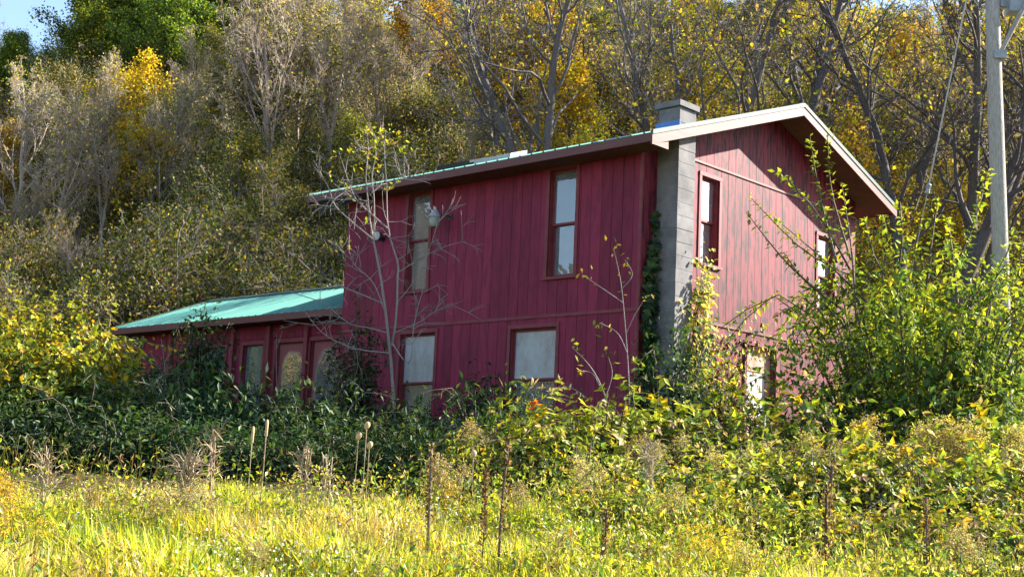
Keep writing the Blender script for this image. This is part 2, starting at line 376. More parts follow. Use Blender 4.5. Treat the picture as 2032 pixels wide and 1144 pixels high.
# openings, (s0, s1, z0, z1); s = u along the front, v along the gable
F_WIN = [(4.46, 5.00, 3.03, 4.73), (1.23, 1.77, 3.03, 4.72), (4.17, 5.02, 0.70, 2.30), (1.52, 2.47, 0.70, 2.26)]
G_WIN = [(1.49, 1.98, 3.36, 4.73), (5.02, 5.60, 3.02, 4.40)]
G_DOOR = (2.83, 3.70, 0.12, 2.24)
front3 = lambda s, d, z: (-s, -d, z)
gable3 = lambda s, d, z: (d, s, z)
soff = lambda v: roof_z(v) - 0.17
wall('front', 0, L, BASE, lambda s: soff(0)+.03, [2.44], F_WIN, front3, M['siding'], phase=0.12)
wall('gable', 0, W, BASE, lambda s: soff(s)+.03, [2.45, 4.93], G_WIN + [G_DOOR], gable3, M['siding_weathered'], phase=0.0)
# plain far walls that close the box
mb = MB(); mb.box(-L, -0.11, W-.1, W, BASE, soff(W)+.03); mb.build('wall', M['siding'], house)
mb = MB()
for q in ([(0.001, BASE), (VP, BASE), (VP, soff(VP)+.03), (0.001, soff(0)+.03)], [(VP, BASE), (W-.1, BASE), (W-.1, soff(W)+.03), (VP, soff(VP)+.03)]):
    mb.prism(q, lambda p: (-L-.001, p[0], p[1]), lambda p: (-L+.1, p[0], p[1]))
mb.build('wall', M['siding'], house)
mb = MB(); mb.box(-L+.11, -.11, .11, W-.11, 2.42, 2.5); mb.box(-L+.11, -.11, .11, W-.11, BASE+.05, .0); mb.box(-L+.11, -.11, .11, W-.11, 4.72, 4.76); mb.box(-L+.11, -.11, 2.3, 2.34, .001, 4.719); mb.box(-2.9, -2.85, .111, 2.299, .001, 4.719); mb.build('partition', M['interior'], house)
# trim bands, corner boards
mb = MB(); mb.box(-L, -.0, -.034, -.019, 2.405, 2.455); mb.build('trim_band', M['trim'], house)
mb = MB(); mb.box(.0195, .034, .0, W, 4.915, 4.95); mb.build('trim_band', M['fascia'], house)
mb = MB(); mb.box(.0195, .034, .8, W, 2.43, 2.475); mb.build('trim_band', M['fascia'], house)
mb = MB(); mb.box(-.012, .024, -.030, .012, BASE, soff(0)); mb.build('corner_board', M['trim'], house)

def window(to3, s0, s1, z0, z1, tw=0.062, rail=0.5, upper='glass', lower='glass', curtains=(), depth=0.05, lowset=0.02, m=None, sill=True):
    """trim round the opening, two sashes, panes, curtains: all sub-parts of the window"""
    m = m or M['trim']
    def bx(mb, a, b, d0, d1, zz0, zz1): return mb.prism([(a, zz0), (b, zz0), (b, zz1), (a, zz1)], lambda p: to3(p[0], d0, p[1]), lambda p: to3(p[0], d1, p[1]))
    mb = MB(); T = 0.036
    bx(mb, s0-tw, s0, .0, T, z0, z1); bx(mb, s1, s1+tw, .0, T, z0, z1); bx(mb, s0-tw, s1+tw, .0, T+.004, z1, z1+tw)
    for a, b, c, d in ((s0, s0+.012, z0, z1), (s1-.012, s1, z0, z1), (s0+.012, s1-.012, z1-.012, z1), (s0+.012, s1-.012, z0, z0+.012)): bx(mb, a, b, -.13, .0, c, d)
    w = mb.build('window', m, house)
    if sill:
        mb = MB(); bx(mb, s0-tw-.02, s1+tw+.02, .0, .06, z0-.045, z0-.001); mb.build('sill', m, w)
    zr = z0 + (z1-z0)*rail
    for (a, b, dd, g) in ((zr-.012, z1-.013, -depth, upper), (z0+.013, zr+.012, -depth-.028-lowset, lower)):
        mb = MB(); f = .035; l, r = s0+.0125, s1-.0125
        bx(mb, l, l+f, dd-.02, dd, a, b); bx(mb, r-f, r, dd-.02, dd, a, b); bx(mb, l+f, r-f, dd-.02, dd, b-f, b); bx(mb, l+f, r-f, dd-.02, dd, a, a+f)
        sash = mb.build('sash', m, w)
        if g:
            mb = MB(); bx(mb, l+f-.004, r-f+.004, dd-.012, dd-.008, a+f-.004, b-f+.004); mb.build('pane', M[g], w)
    for (ca, cb, cz0, cz1, cd, cm) in curtains:
        mb = MB(); n = 40; xs = np.linspace(ca, cb, n); V = []; ph = rng.random()*6
        for zz in (cz0, (cz0+cz1)/2, cz1):
            for i, x in enumerate(xs): V.append(to3(x, cd + .018*math.sin(x*46+ph+.6*math.sin(zz*3)) + .01*math.sin(x*19), zz + (.02*math.sin(x*17+ph) if zz == cz0 else 0)))
        F = [(j*n+i, j*n+i+1, (j+1)*n+i+1, (j+1)*n+i) for j in range(2) for i in range(n-1)]
        mb.add(V, F); mb.build('curtain', M[cm], w, smooth=True)
    return w
window(front3, *F_WIN[0], rail=.52, upper='glass', lower='glass_dusty', curtains=[(4.50, 4.96, 3.06, 3.95, -.16, 'blind'), (4.84, 4.97, 3.9, 4.7, -.14, 'blind')])
window(front3, *F_WIN[1], rail=.49, upper='glass', lower='glass', curtains=[(1.27, 1.73, 3.16, 3.82, -.15, 'cloth'), (1.27, 1.66, 3.84, 4.5, -.13, 'blind')])
window(front3, *F_WIN[2], rail=.48, upper='plastic', lower='glass_dusty', curtains=[(4.2, 5.0, 1.5, 2.27, -.14, 'cloth'), (4.2, 5.0, .75, 1.4, -.16, 'cloth')])
window(front3, *F_WIN[3], rail=.49, upper='plastic', lower='glass_dusty', curtains=[(1.55, 2.44, 1.52, 2.2, -.14, 'cloth'), (1.55, 2.44, .75, 1.4, -.16, 'cloth')])
window(gable3, *G_WIN[0], rail=.5, upper='glass', lower='glass_dusty', curtains=[(1.52, 1.95, 3.4, 4.7, -.15, 'blind')], depth=.06)
window(gable3, *G_WIN[1], rail=.5, upper='glass', lower='glass_dusty', curtains=[(5.05, 5.57, 3.05, 4.35, -.15, 'blind')], depth=.06)
# side door in the gable wall
s0, s1, z0, z1 = G_DOOR
mb = MB(); mb.box(0, .045, s0-.06, s0, z0, z1); mb.box(0, .045, s1, s1+.06, z0, z1); mb.box(0, .05, s0-.06, s1+.06, z1, z1+.06)
mb.box(-.12, -.001, s0, s0+.015, z0, z1); mb.box(-.12, -.001, s1-.015, s1, z0, z1); mb.box(-.12, -.001, s0+.015, s1-.015, z1-.015, z1)
dfr = mb.build('door_frame', M['trim'], house)
mb = MB(); mb.box(-.10, -.06, s0+.02, s1-.02, z0, z0+.25); mb.box(-.10, -.06, s0+.02, s0+.16, z0+.25, z1-.02); mb.box(-.10, -.06, s1-.16, s1-.02, z0+.25, z1-.02)
mb.box(-.10, -.06, s0+.16, s1-.16, z1-.4, z1-.02); mb.box(-.10, -.06, s0+.16, s1-.16, z0+.9, z0+1.0); mb.box(-.09, -.08, s0+.16, s1-.16, z0+.25, z0+.9)
door = mb.build('door', M['door_paint'], house)
mb = MB(); mb.box(-.085, -.075, s0+.16, s1-.16, z0+1.0, z1-.4); mb.build('door_panel', M['white_paint'], door)
mb = MB(); mb.lathe([(.012, 0), (.012, .03), (.028, .04), (.03, .06), (.015, .075)], (-.06, s0+.09, z0+.95), (1, 0, 0), 12); mb.build('door_knob', M['dark_metal'], door)
mb = MB(); mb.box(.02, 1.0, s0-.2, s1+.2, -.2, .08); mb.build('step', M['block'], house)

# chimney of concrete block, one block to a course
CH = (0.0, 0.405, 0.352, 0.765); CT = 5.50
mb = MB(); mb.box(.021, CH[1]-.003, CH[2]+.003, CH[3]-.003, BASE, CT-.01)
chim = mb.build('chimney', M['mortar'], house)
z = BASE; k = 0
while z < CT - .05:
    h = min(.1905, CT-z)
    mb = MB(); j = rng.normal(0, .002, 4)
    mb.box(.0205, CH[1]+abs(j[0]), CH[2]-abs(j[1]), CH[3]+abs(j[2]), z+.009, z+h)
    mb.build('block', M['block'], chim); z += .2; k += 1
mb = MB(); mb.box(-.03, CH[1]+.035, CH[2]-.045, CH[3]+.04, CT, CT+.085); mb.box(.06, CH[1]-.06, CH[2]+.06, CH[3]-.06, CT+.085, CT+.11); mb.build('chimney_cap', M['block'], chim)
mb = MB(); zf = roof_z(CH[2]) + .0; mb.box(-.03, CH[1]+.012, CH[2]-.014, CH[2]-.004, zf-.03, zf+.09); mb.build('flashing', M['flashing'], chim)

# roof: ribbed metal panels, each a part; fascia and rake boards
def rib_panel(x0, x1, pt, m, parent, nr=4):
    """sheet-metal panel between x0 and x1; pt(x, t, h): t 0 eave .. 1 ridge, h lift"""
    prof = []; wd = (x1-x0)/nr
    for i in range(nr):
        a = x0 + i*wd
        prof += [(a+.002, .0), (a+wd*.40, .0), (a+wd*.46, .022), (a+wd*.54, .022), (a+wd*.60, .0)]
    prof.append((x1-.002, .0)); n = len(prof)
    V = [pt(x, t, h) for t in (0, 1) for x, h in prof] + [pt(x, t, h-.006) for t in (0, 1) for x, h in prof]
    F = [(i, i+1, n+i+1, n+i) for i in range(n-1)] + [(2*n+i, 3*n+i, 3*n+i+1, 2*n+i+1) for i in range(n-1)] + [(i, 2*n+i, 2*n+i+1, i+1) for i in range(n-1)] + [(n+i, n+i+1, 3*n+i+1, 3*n+i) for i in range(n-1)]
    mb = MB(); mb.add(V, F); return mb.build('roof_panel', m, parent)
def roof(xa, xb, v0, z0, vr, zr, v1, z1, thick=.10, npan=None, parent=house, hole=None, step=.91):
    mb = MB(); d = .035
    for q in ([(v0, z0-d), (vr, zr-d), (vr, zr-d-thick), (v0, z0-d-thick)], [(vr, zr-d), (v1, z1-d), (v1, z1-d-thick), (vr, zr-d-thick)]):
        mb.prism(q, lambda p: (xa+.02, p[0], p[1]), lambda p: (xb-.02, p[0], p[1]))
    r = mb.build('roof', M['soffit'], parent)
    n = max(1, round((xb-xa)/step))
    for i in range(n):
        a = xa + (xb-xa)*i/n; b = xa + (xb-xa)*(i+1)/n
        rib_panel(a, b, lambda x, t, h: (x, v0-.03+(vr-v0+.03)*t, z0-.03*(zr-z0)/(vr-v0)+(zr-z0)*(vr-v0+.03)/(vr-v0)*t+h-.028), M['roof_green'], r)
        rib_panel(a, b, lambda x, t, h: (x, v1+.03+(vr-v1-.03)*t, z1-.03*(zr-z1)/(v1-vr)+(zr-z1)*(v1+.03-vr)/(v1-vr)*t+h-.028), M['roof_green'], r)
    # ridge cap
    mb = MB(); s_f = (zr-z0)/(vr-v0); s_b = (zr-z1)/(v1-vr)
    mb.prism([(vr-.16, zr-.16*s_f+.012), (vr, zr+.02), (vr+.16, zr-.16*s_b+.012), (vr+.16, zr-.16*s_b+.004), (vr, zr+.008), (vr-.16, zr-.16*s_f+.004)], lambda p: (xa-.01, p[0], p[1]), lambda p: (xb+.01, p[0], p[1]))
    mb.build('ridge_cap', M['green_trim'], r)
    return r
xa, xb = -L-RK, RK
main_roof = roof(xa, xb, -EF, ZE, VP, ZP, VB, ZB)
# front fascia, and boxed soffit
mb = MB(); mb.box(xa, xb, -EF-.03, -EF-.002, ZE-.165, ZE-.035); mb.build('fascia', M['fascia'], house)
mb = MB(); mb.box(xa+.03, xb-.03, -EF, -.04, ZE-.158, ZE-.145); mb.build('soffit', M['soffit'], house)
mb = MB(); mb.box(xa, xb, VB+.002, VB+.03, ZB-.165, ZB-.035); mb.build('fascia', M['fascia'], house)
def rake(xp0, xp1, pts, z_off0, z_off1, name, m):
    for (va, za), (vb, zb) in zip(pts[:-1], pts[1:]):
        mb = MB(); mb.prism([(va, za+z_off0), (vb, zb+z_off0), (vb, zb+z_off1), (va, za+z_off1)], lambda p: (xp0, p[0], p[1]), lambda p: (xp1, p[0], p[1])); mb.build(name, m, house)
prof_main = [(-EF-.03, ZE-.01), (VP, ZP), (VB+.03, ZB-.01)]
for xx in (xb, xa-.03):
    rake(xx, xx+.03, prof_main, -.20, -.055, 'rake_board', M['fascia'])
    rake(xx-.004, xx+.042, prof_main, -.0545, .012, 'rake_trim', M['green_trim'])
# eave return on the near gable corner
mb = MB(); mb.prism([(-EF-.02, ZE-.205), (-.13, ZE-.205), (-.13, ZE-.09), (-EF-.02, ZE-.2)], lambda p: (xb+.001, p[0], p[1]), lambda p: (xb+.029, p[0], p[1])); mb.build('eave_return', M['fascia'], house)
# ------- wing
WU0, WU1, WV, WD = L+.0, 14.15, 0.70, 5.0
WVE, WZE, WVR, WZR = 0.25, 2.95, 2.75, 3.90
wsl = (WZR-WZE)/(WVR-WVE)
wv1 = WVR + (WVR-WVE); wz1 = WZE
roof(-14.70, -L-.105, WVE, WZE, WVR, WZR, wv1, wz1)
mb = MB(); mb.box(-14.70, -L-.105, WVE-.03, WVE-.002, WZE-.165, WZE-.035); mb.build('fascia', M['fascia'], house)
mb = MB(); mb.box(-14.67, -L-.105, WVE, WV-.02, WZE-.16, WZE-.145); mb.build('soffit', M['soffit'], house)
pw = [(WVE-.03, WZE-.01), (WVR, WZR), (wv1+.03, wz1-.01)]
rake(-14.73, -14.70, pw, -.20, -.055, 'rake_board', M['fascia']); rake(-14.742, -14.696, pw, -.0545, .012, 'rake_trim', M['green_trim'])
W_WIN = [(7.45, 8.30, 1.05, 2.42), (8.48, 9.36, 1.05, 2.42), (9.78, 10.44, 1.05, 2.42), (11.05, 11.85, 1.05, 2.42), (12.0, 12.6, .95, 2.12), (13.2, 13.95, .95, 1.95)]
wing3 = lambda s, d, z: (-s, WV-d, z)
wall('wing', L+.10, WU1, BASE, lambda s: WZE-.15, [2.52], W_WIN, wing3, M['siding'], phase=.05)
wingend3 = lambda s, d, z: (-WU1-d, s, z)
mb = MB()
for q in ([(WV+.1, BASE), (WVR, BASE), (WVR, WZR-.15), (WV+.1, WZE+(WV+.1-WVE)*wsl-.15)], [(WVR, BASE), (wv1-.4, BASE), (wv1-.4, WZE), (WVR, WZR-.15)]):
    mb.prism(q, lambda p: wingend3(p[0], 0, p[1]), lambda p: wingend3(p[0], -.1, p[1]))
mb.build('wall', M['siding'], house)
mb = MB(); mb.box(-WU1, -L-.1, wv1-.45, wv1-.4, BASE, WZE-.05); mb.build('wall', M['siding'], house)
mb = MB(); mb.box(-WU1+.1, -L-.1, WV+.11, wv1-.46, -.1, 0); mb.box(-WU1+.1, -L-.1, 2.4, 2.45, .001, 2.8); mb.box(-WU1+.1, -L-.1, WV+.11, wv1-.46, 2.801, 2.84); mb.build('partition', M['interior'], house)
for i, (a, b, c, d) in enumerate(W_WIN):
    def bx(mb, s0, s1, d0, d1, z0, z1): return mb.box(-s1, -s0, WV-d1, WV-d0, z0, z1)
    mb = MB(); T = .04; tw = .07
    bx(mb, a-tw, a, 0, T, c-tw, d+tw); bx(mb, b, b+tw, 0, T, c-tw, d+tw); bx(mb, a, b, 0, T, d, d+tw); bx(mb, a, b, 0, T, c-tw, c)
    bx(mb, a, a+.012, -.1, -.0005, c, d); bx(mb, b-.012, b, -.1, -.0005, c, d); bx(mb, a+.012, b-.012, -.1, -.0005, d-.012, d); bx(mb, a+.012, b-.012, -.1, -.0005, c, c+.012)
    w = mb.build('window', M['trim'], house)
    mb = MB(); bx(mb, a+.012, b-.012, -.06, -.055, c+.012, d-.012); mb.build('pane', M['arch_glass' if i < 2 else 'plastic' if i == 5 else 'glass'], w)
    if i == 5:
        mb = MB(); bx(mb, a+.02, b-.02, -.09, -.085, c+.02, d-.02); mb.build('curtain', M['cloth'], w)
for s_ in (8.39, 9.57, 10.75, 11.93, 13.0):
    mb = MB(); bx(mb, s_-.05, s_+.05, .021, .10, BASE, WZE-.17); mb.build('post', M['trim'], house)

# ------------------------------------------------------------------ fixtures on the house
lp = hw(4.02, -.33, 4.16)
lamp = empty('barn_light', lp, YAW-PI/2); tag(lamp, 'old grey bell-shaped yard light with greenish lens on red front wall', 'lamp')
mb = MB(); mb.lathe([(.102, 0), (.108, .015), (.10, .045), (.066, .095), (.052, .12), (.05, .13)], (0, 0, 0), k=24); mb.build('shade', M['grey_metal'], lamp, True)
mb = MB(); mb.lathe([(.060, -.165), (.082, -.14), (.094, -.07), (.098, -.002)], k=24); mb.build('lens', M['lens'], lamp, True)
mb = MB(); mb.lathe([(.032, .13), (.034, .165), (.026, .178)], k=16); mb.build('photocell', M['white_paint'], lamp, True)
mb = MB(); mb.tube([(0.05, .02, .05), (.1, .14, .06), (.06, .312, .06)], .016, 8); mb.box(.03, .10, .300, .315, .0, .12); mb.build('arm', M['dark_metal'], lamp)
fx = empty('wall_fixture', hw(5.63, -.16, 4.04), YAW-PI/2); tag(fx, 'round white-faced fixture with dark housing on red wall beside slender tree', 'fixture')
mb = MB(); mb.lathe([(.078, .0), (.082, .02), (.07, .09), (.06, .145)], (0, 0, 0), (0, 1, 0), 24); mb.build('housing', M['dark_metal'], fx, True)
mb = MB(); mb.lathe([(.07, -.012), (.076, -.006), (.077, -.0005)], (0, 0, 0), (0, 1, 0), 24); mb.build('face', M['white_paint'], fx, True)

for nm, lb, u0, u1, vv, m_, zz in (('loose_roof_sheet', 'pale loose metal sheet lying on the front slope of the main roof', 3.05, 3.9, .6, 'white_paint', .07), ('loose_board', 'dark loose board lying on the front slope of the main roof', 3.95, 4.75, .55, 'roof_dark', .08)):
    mb = MB(); z0_ = roof_z(vv)
    mb.prism([(vv-.2, z0_-.2*SLF-.03), (vv+.2, z0_+.2*SLF-.03), (vv+.2, z0_+.2*SLF+zz), (vv-.2, z0_-.2*SLF+zz)], lambda p: (-u1, p[0], p[1]), lambda p: (-u0, p[0], p[1]))
    o = mb.build(nm, M[m_]); o.rotation_euler = (0, 0, YAW-PI/2); tag(o, lb, 'roofing')

# ------------------------------------------------------------------ utility pole and its guy wire
px, py = 4.82, -1.25; gz = float(ground_z(px, py))
pole = empty('utility_pole', (px, py, gz)); tag(pole, 'weathered grey wooden utility pole rising behind the leafy shrub', 'pole')
mb = MB(); mb.tube([(.03, 0, -.4), (.0, 0, 3), (-.07, 0, 6.2), (-.12, 0, 9.6)], [.118, .110, .100, .09], 20); mb.build('shaft', M['pole_wood'], pole, True)
mb = MB(); mb.tube([(-.03, -.11, 6.22), (.42, -.16, 7.15)], .032, 10); mb.tube([(.40, -.16, 7.05), (.52, -.17, 7.4)], .036, 10); mb.build('brace', M['pole_wood'], pole)
mb = MB(); mb.box(-.11, .06, -.14, .13, 6.16, 6.28); mb.build('bracket', M['grey_metal'], pole)
mb = MB(); mb.box(.12, .34, -.12, .1, 6.86, 7.2); mb.box(.02, .12, -.03, .03, 6.95, 7.05); mb.build('equipment_box', M['grey_metal'], pole)
a = np.array([px-.12, py, gz+8.7]); b = np.array([3.55, .9, float(ground_z(3.55, .9))])
gw = empty('guy_wire', tuple(b)); tag(gw, 'thin slanting guy wire with small insulator beside the utility pole', 'wire')
a0 = a-b; t_ins = .52
mb = MB(); mb.tube([a0, a0*t_ins], .012, 6); mb.tube([a0*t_ins, (0, 0, -.1)], .006, 6); mb.build('wire', M['steel_wire'], gw)
mb = MB(); dr = a0/np.linalg.norm(a0); mb.lathe([(.018, -.08), (.04, -.06), (.03, 0), (.04, .06), (.018, .08)], tuple(a0*t_ins), tuple(dr), 12); mb.build('insulator', M['grey_metal'], gw)

# ------------------------------------------------------------------ vegetation builders
PAL = {  # leaf colours
 'deep': (.022, .050, .026), 'dkgreen': (.035, .070, .018), 'green': (.070, .125, .025), 'ltgreen': (.14, .21, .035), 'ygreen': (.30, .33, .03), 'lime': (.46, .50, .035),
 'yellow': (.66, .48, .03), 'gold': (.64, .37, .03), 'orange': (.58, .22, .03), 'tan': (.40, .29, .15), 'brown': (.14, .085, .04), 'olive': (.11, .115, .03), 'pale': (.45, .40, .24), 'red': (.30, .05, .03), 'straw': (.52, .43, .20), 'white': (.75, .75, .72)}
def pick(r, n, mix):
    ks = list(mix); w = np.array([mix[k] for k in ks], float); w /= w.sum()
    c = np.array([PAL[k] for k in ks])[r.choice(len(ks), n, p=w)]
    return np.clip(c*r.uniform(.7, 1.25, (n, 1))*r.uniform(.92, 1.08, (n, 3)), 0, .9)
def rdir(r, n): return nrm(r.normal(size=(n, 3)))
def leaf_geo(P, D, Nn, Ln, Wd, col, shape='fold', fold=.18, droop=.15):
    """P base, D along the leaf, Nn rough normal; returns verts, faces, colours"""
    n = len(P); D = nrm(D); S_ = nrm(np.cross(D, Nn)); Nn = np.cross(S_, D); Ln = np.broadcast_to(Ln, (n,))[:, None]; Wd = np.broadcast_to(Wd, (n,))[:, None]
    if shape == 'quad':
        V = np.stack([P, P+D*Ln*.5+S_*Wd*.5, P+D*Ln-Nn*Ln*droop, P+D*Ln*.5-S_*Wd*.5], 1); F = np.array([[0, 1, 2, 3]])
    elif shape == 'fold':
        mid = P+D*Ln*.42-Nn*Wd*fold
        V = np.stack([P, P+D*Ln*.40+S_*Wd*.5, P+D*Ln-Nn*Ln*droop, P+D*Ln*.40-S_*Wd*.5, mid], 1)
        F = np.array([[0, 1, 4], [1, 2, 4], [0, 4, 3], [4, 2, 3]])
    else:  # heart
        V = np.stack([P, P-D*Ln*.08+S_*Wd*.34, P+D*Ln*.38+S_*Wd*.52, P+D*Ln-Nn*Ln*droop, P+D*Ln*.38-S_*Wd*.52, P-D*Ln*.08-S_*Wd*.34, P+D*Ln*.4-Nn*Wd*fold], 1)
        F = np.array([[0, 1, 6], [1, 2, 6], [2, 3, 6], [6, 3, 4], [6, 4, 5], [0, 6, 5]])
    k = V.shape[1]; idx = (np.arange(n)*k)[:, None, None] + F[None]
    return V.reshape(-1, 3), idx.reshape(-1, F.shape[1]), np.repeat(col, k, axis=0)
def tubes_np(groups):
    """groups: {(n, k): [(pts, radii), ...]} -> verts, quads"""
    Vs, Fs, off = [], [], 0
    for (n, k), lst in groups.items():
        P = np.array([a for a, _ in lst]); R = np.array([b for _, b in lst])
        T = nrm(np.gradient(P, axis=1)); md = nrm(P[:, -1]-P[:, 0]); ref = np.where((np.abs(md[:, 2:3]) < .8), np.array([[0, 0, 1.]]), np.array([[1., 0, 0]]))
        U = nrm(np.cross(T, ref[:, None])); Wv = np.cross(T, U); a = np.arange(k)*2*PI/k
        V = P[:, :, None] + R[:, :, None, None]*(np.cos(a)[:, None]*U[:, :, None] + np.sin(a)[:, None]*Wv[:, :, None])
        m = len(lst); i, j = np.meshgrid(np.arange(n-1), np.arange(k), indexing='ij')
        q = np.stack([i*k+j, i*k+(j+1) % k, (i+1)*k+(j+1) % k, (i+1)*k+j], -1).reshape(-1, 4)
        Fs.append((np.arange(m)*(n*k))[:, None, None]*1 + q[None] + off); Fs[-1] = Fs[-1].reshape(-1, 4)
        Vs.append(V.reshape(-1, 3)); off += m*n*k
    return np.concatenate(Vs), np.concatenate(Fs)
def perp(r, d):
    a = r.normal(size=3); a -= d*(a@d); return a/np.linalg.norm(a)
class Grower:
    """branch skeleton: polylines by level, twigs at the last level carry the leaves"""
    def __init__(s, seed, npts=(9, 6, 4, 3), sides=(7, 5, 3, 3), nch=(14, 7, 5), ang=(.9, .8, .8), ratio=(.5, .5, .45), wob=(.07, .16, .2, .25), trop=(.0, .10, .05, .0), start=(.3, .2, .2), taper=.8, minr=.004, cr=.55):
        s.cr = cr
        s.r = np.random.default_rng(seed); s.npts, s.sides, s.nch, s.ang, s.ratio, s.wob, s.trop, s.start, s.taper, s.minr = npts, sides, nch, ang, ratio, wob, trop, start, taper, minr
        s.g = {}; s.tw = []; s.last = len(npts)-1
    def branch(s, p, d, Lh, rad, lv=0, shape=None):
        r = s.r; n = s.npts[lv]; pts = [np.array(p, float)]; d = np.array(d, float); ds = [d]
        for i in range(1, n):
            d = d + r.normal(size=3)*s.wob[lv] + np.array([0, 0, s.trop[lv]]); d /= np.linalg.norm(d)
            pts.append(pts[-1] + d*Lh/(n-1)); ds.append(d)
        t = np.linspace(0, 1, n); rr = np.maximum(rad*(1-s.taper*t), s.minr)
        s.g.setdefault((n, s.sides[lv]), []).append((np.array(pts), rr))
        if lv >= s.last: s.tw.append((np.array(pts), d)); return
        m = s.nch[lv]; m = max(1, int(round(m*r.uniform(.8, 1.2))))
        for c in range(m):
            tt = s.start[lv] + (1-s.start[lv])*(c+r.random())/m; f = tt*(n-1); i = min(int(f), n-2); f -= i
            q = pts[i]*(1-f)+pts[i+1]*f; dd = ds[i+1]; an = s.ang[lv]*r.uniform(.6, 1.25)
            nd = dd*math.cos(an) + perp(r, dd)*math.sin(an)
            sh = (shape(tt) if shape and lv == 0 else 1.15-.6*tt)
            s.branch(q, nd, Lh*s.ratio[lv]*sh*r.uniform(.7, 1.2), max(rr[i]*s.cr, s.minr), lv+1)
    def wood(s): return tubes_np(s.g)
    def leaves(s, per, size, asp, mix, shape='quad', hang=.3, spread=.06, keep=1.0, big=None):
        r = s.r; tw = s.tw
        if keep < 1: tw = [t for t in tw if r.random() < keep]
        if not tw: return None
        P0 = np.array([t[0] for t in tw]); m, n = P0.shape[:2]
        idx = np.repeat(np.arange(m), per); t = r.random(len(idx))**.7*(n-1); i = np.minimum(t.astype(int), n-2); f = (t-i)[:, None]
        P = P0[idx, i]*(1-f)+P0[idx, i+1]*f + r.normal(size=(len(idx), 3))*spread
        A = nrm(P0[idx, -1]-P0[idx, 0]); D = nrm(A*.5 + rdir(r, len(idx))*.9 + np.array([0, 0, -hang]))
        Nn = nrm(rdir(r, len(idx))*.8 + np.array([0, 0, .8]))
        sz = size*r.uniform(.6, 1.3, len(idx))
        return leaf_geo(P, D, Nn, sz, sz*asp, pick(r, len(idx), mix), shape)
def plant_thing(name, loc, wood, leaf, bark, label, cat, group=None, lm='leaf', wname='trunk', lname='crown', rz=0.0, sc_=1.0):
    o = empty(name, loc, rz); o.scale = (sc_,)*3; tag(o, label, cat, group)
    if wood is not None: link(wname, mesh_np(wname, wood[0], [wood[1]], M[bark], smooth=True), o)
    if leaf is not None: link(lname, mesh_np(lname, leaf[0], [leaf[1]], M[lm], col=leaf[2]), o)
    return o
def cat_leaf(*ls):
    ls = [l for l in ls if l is not None]; off = 0; V, F, Cc = [], [], []
    for v, f, c in ls: V.append(v); F.append(f+off); Cc.append(c); off += len(v)
    return np.concatenate(V), np.concatenate(F), np.concatenate(Cc)
def gzf(x, y): return float(ground_z(x, y))
def XP(p, d): return CX + (p-1016)/2663.6*d      # world x of a column at distance d

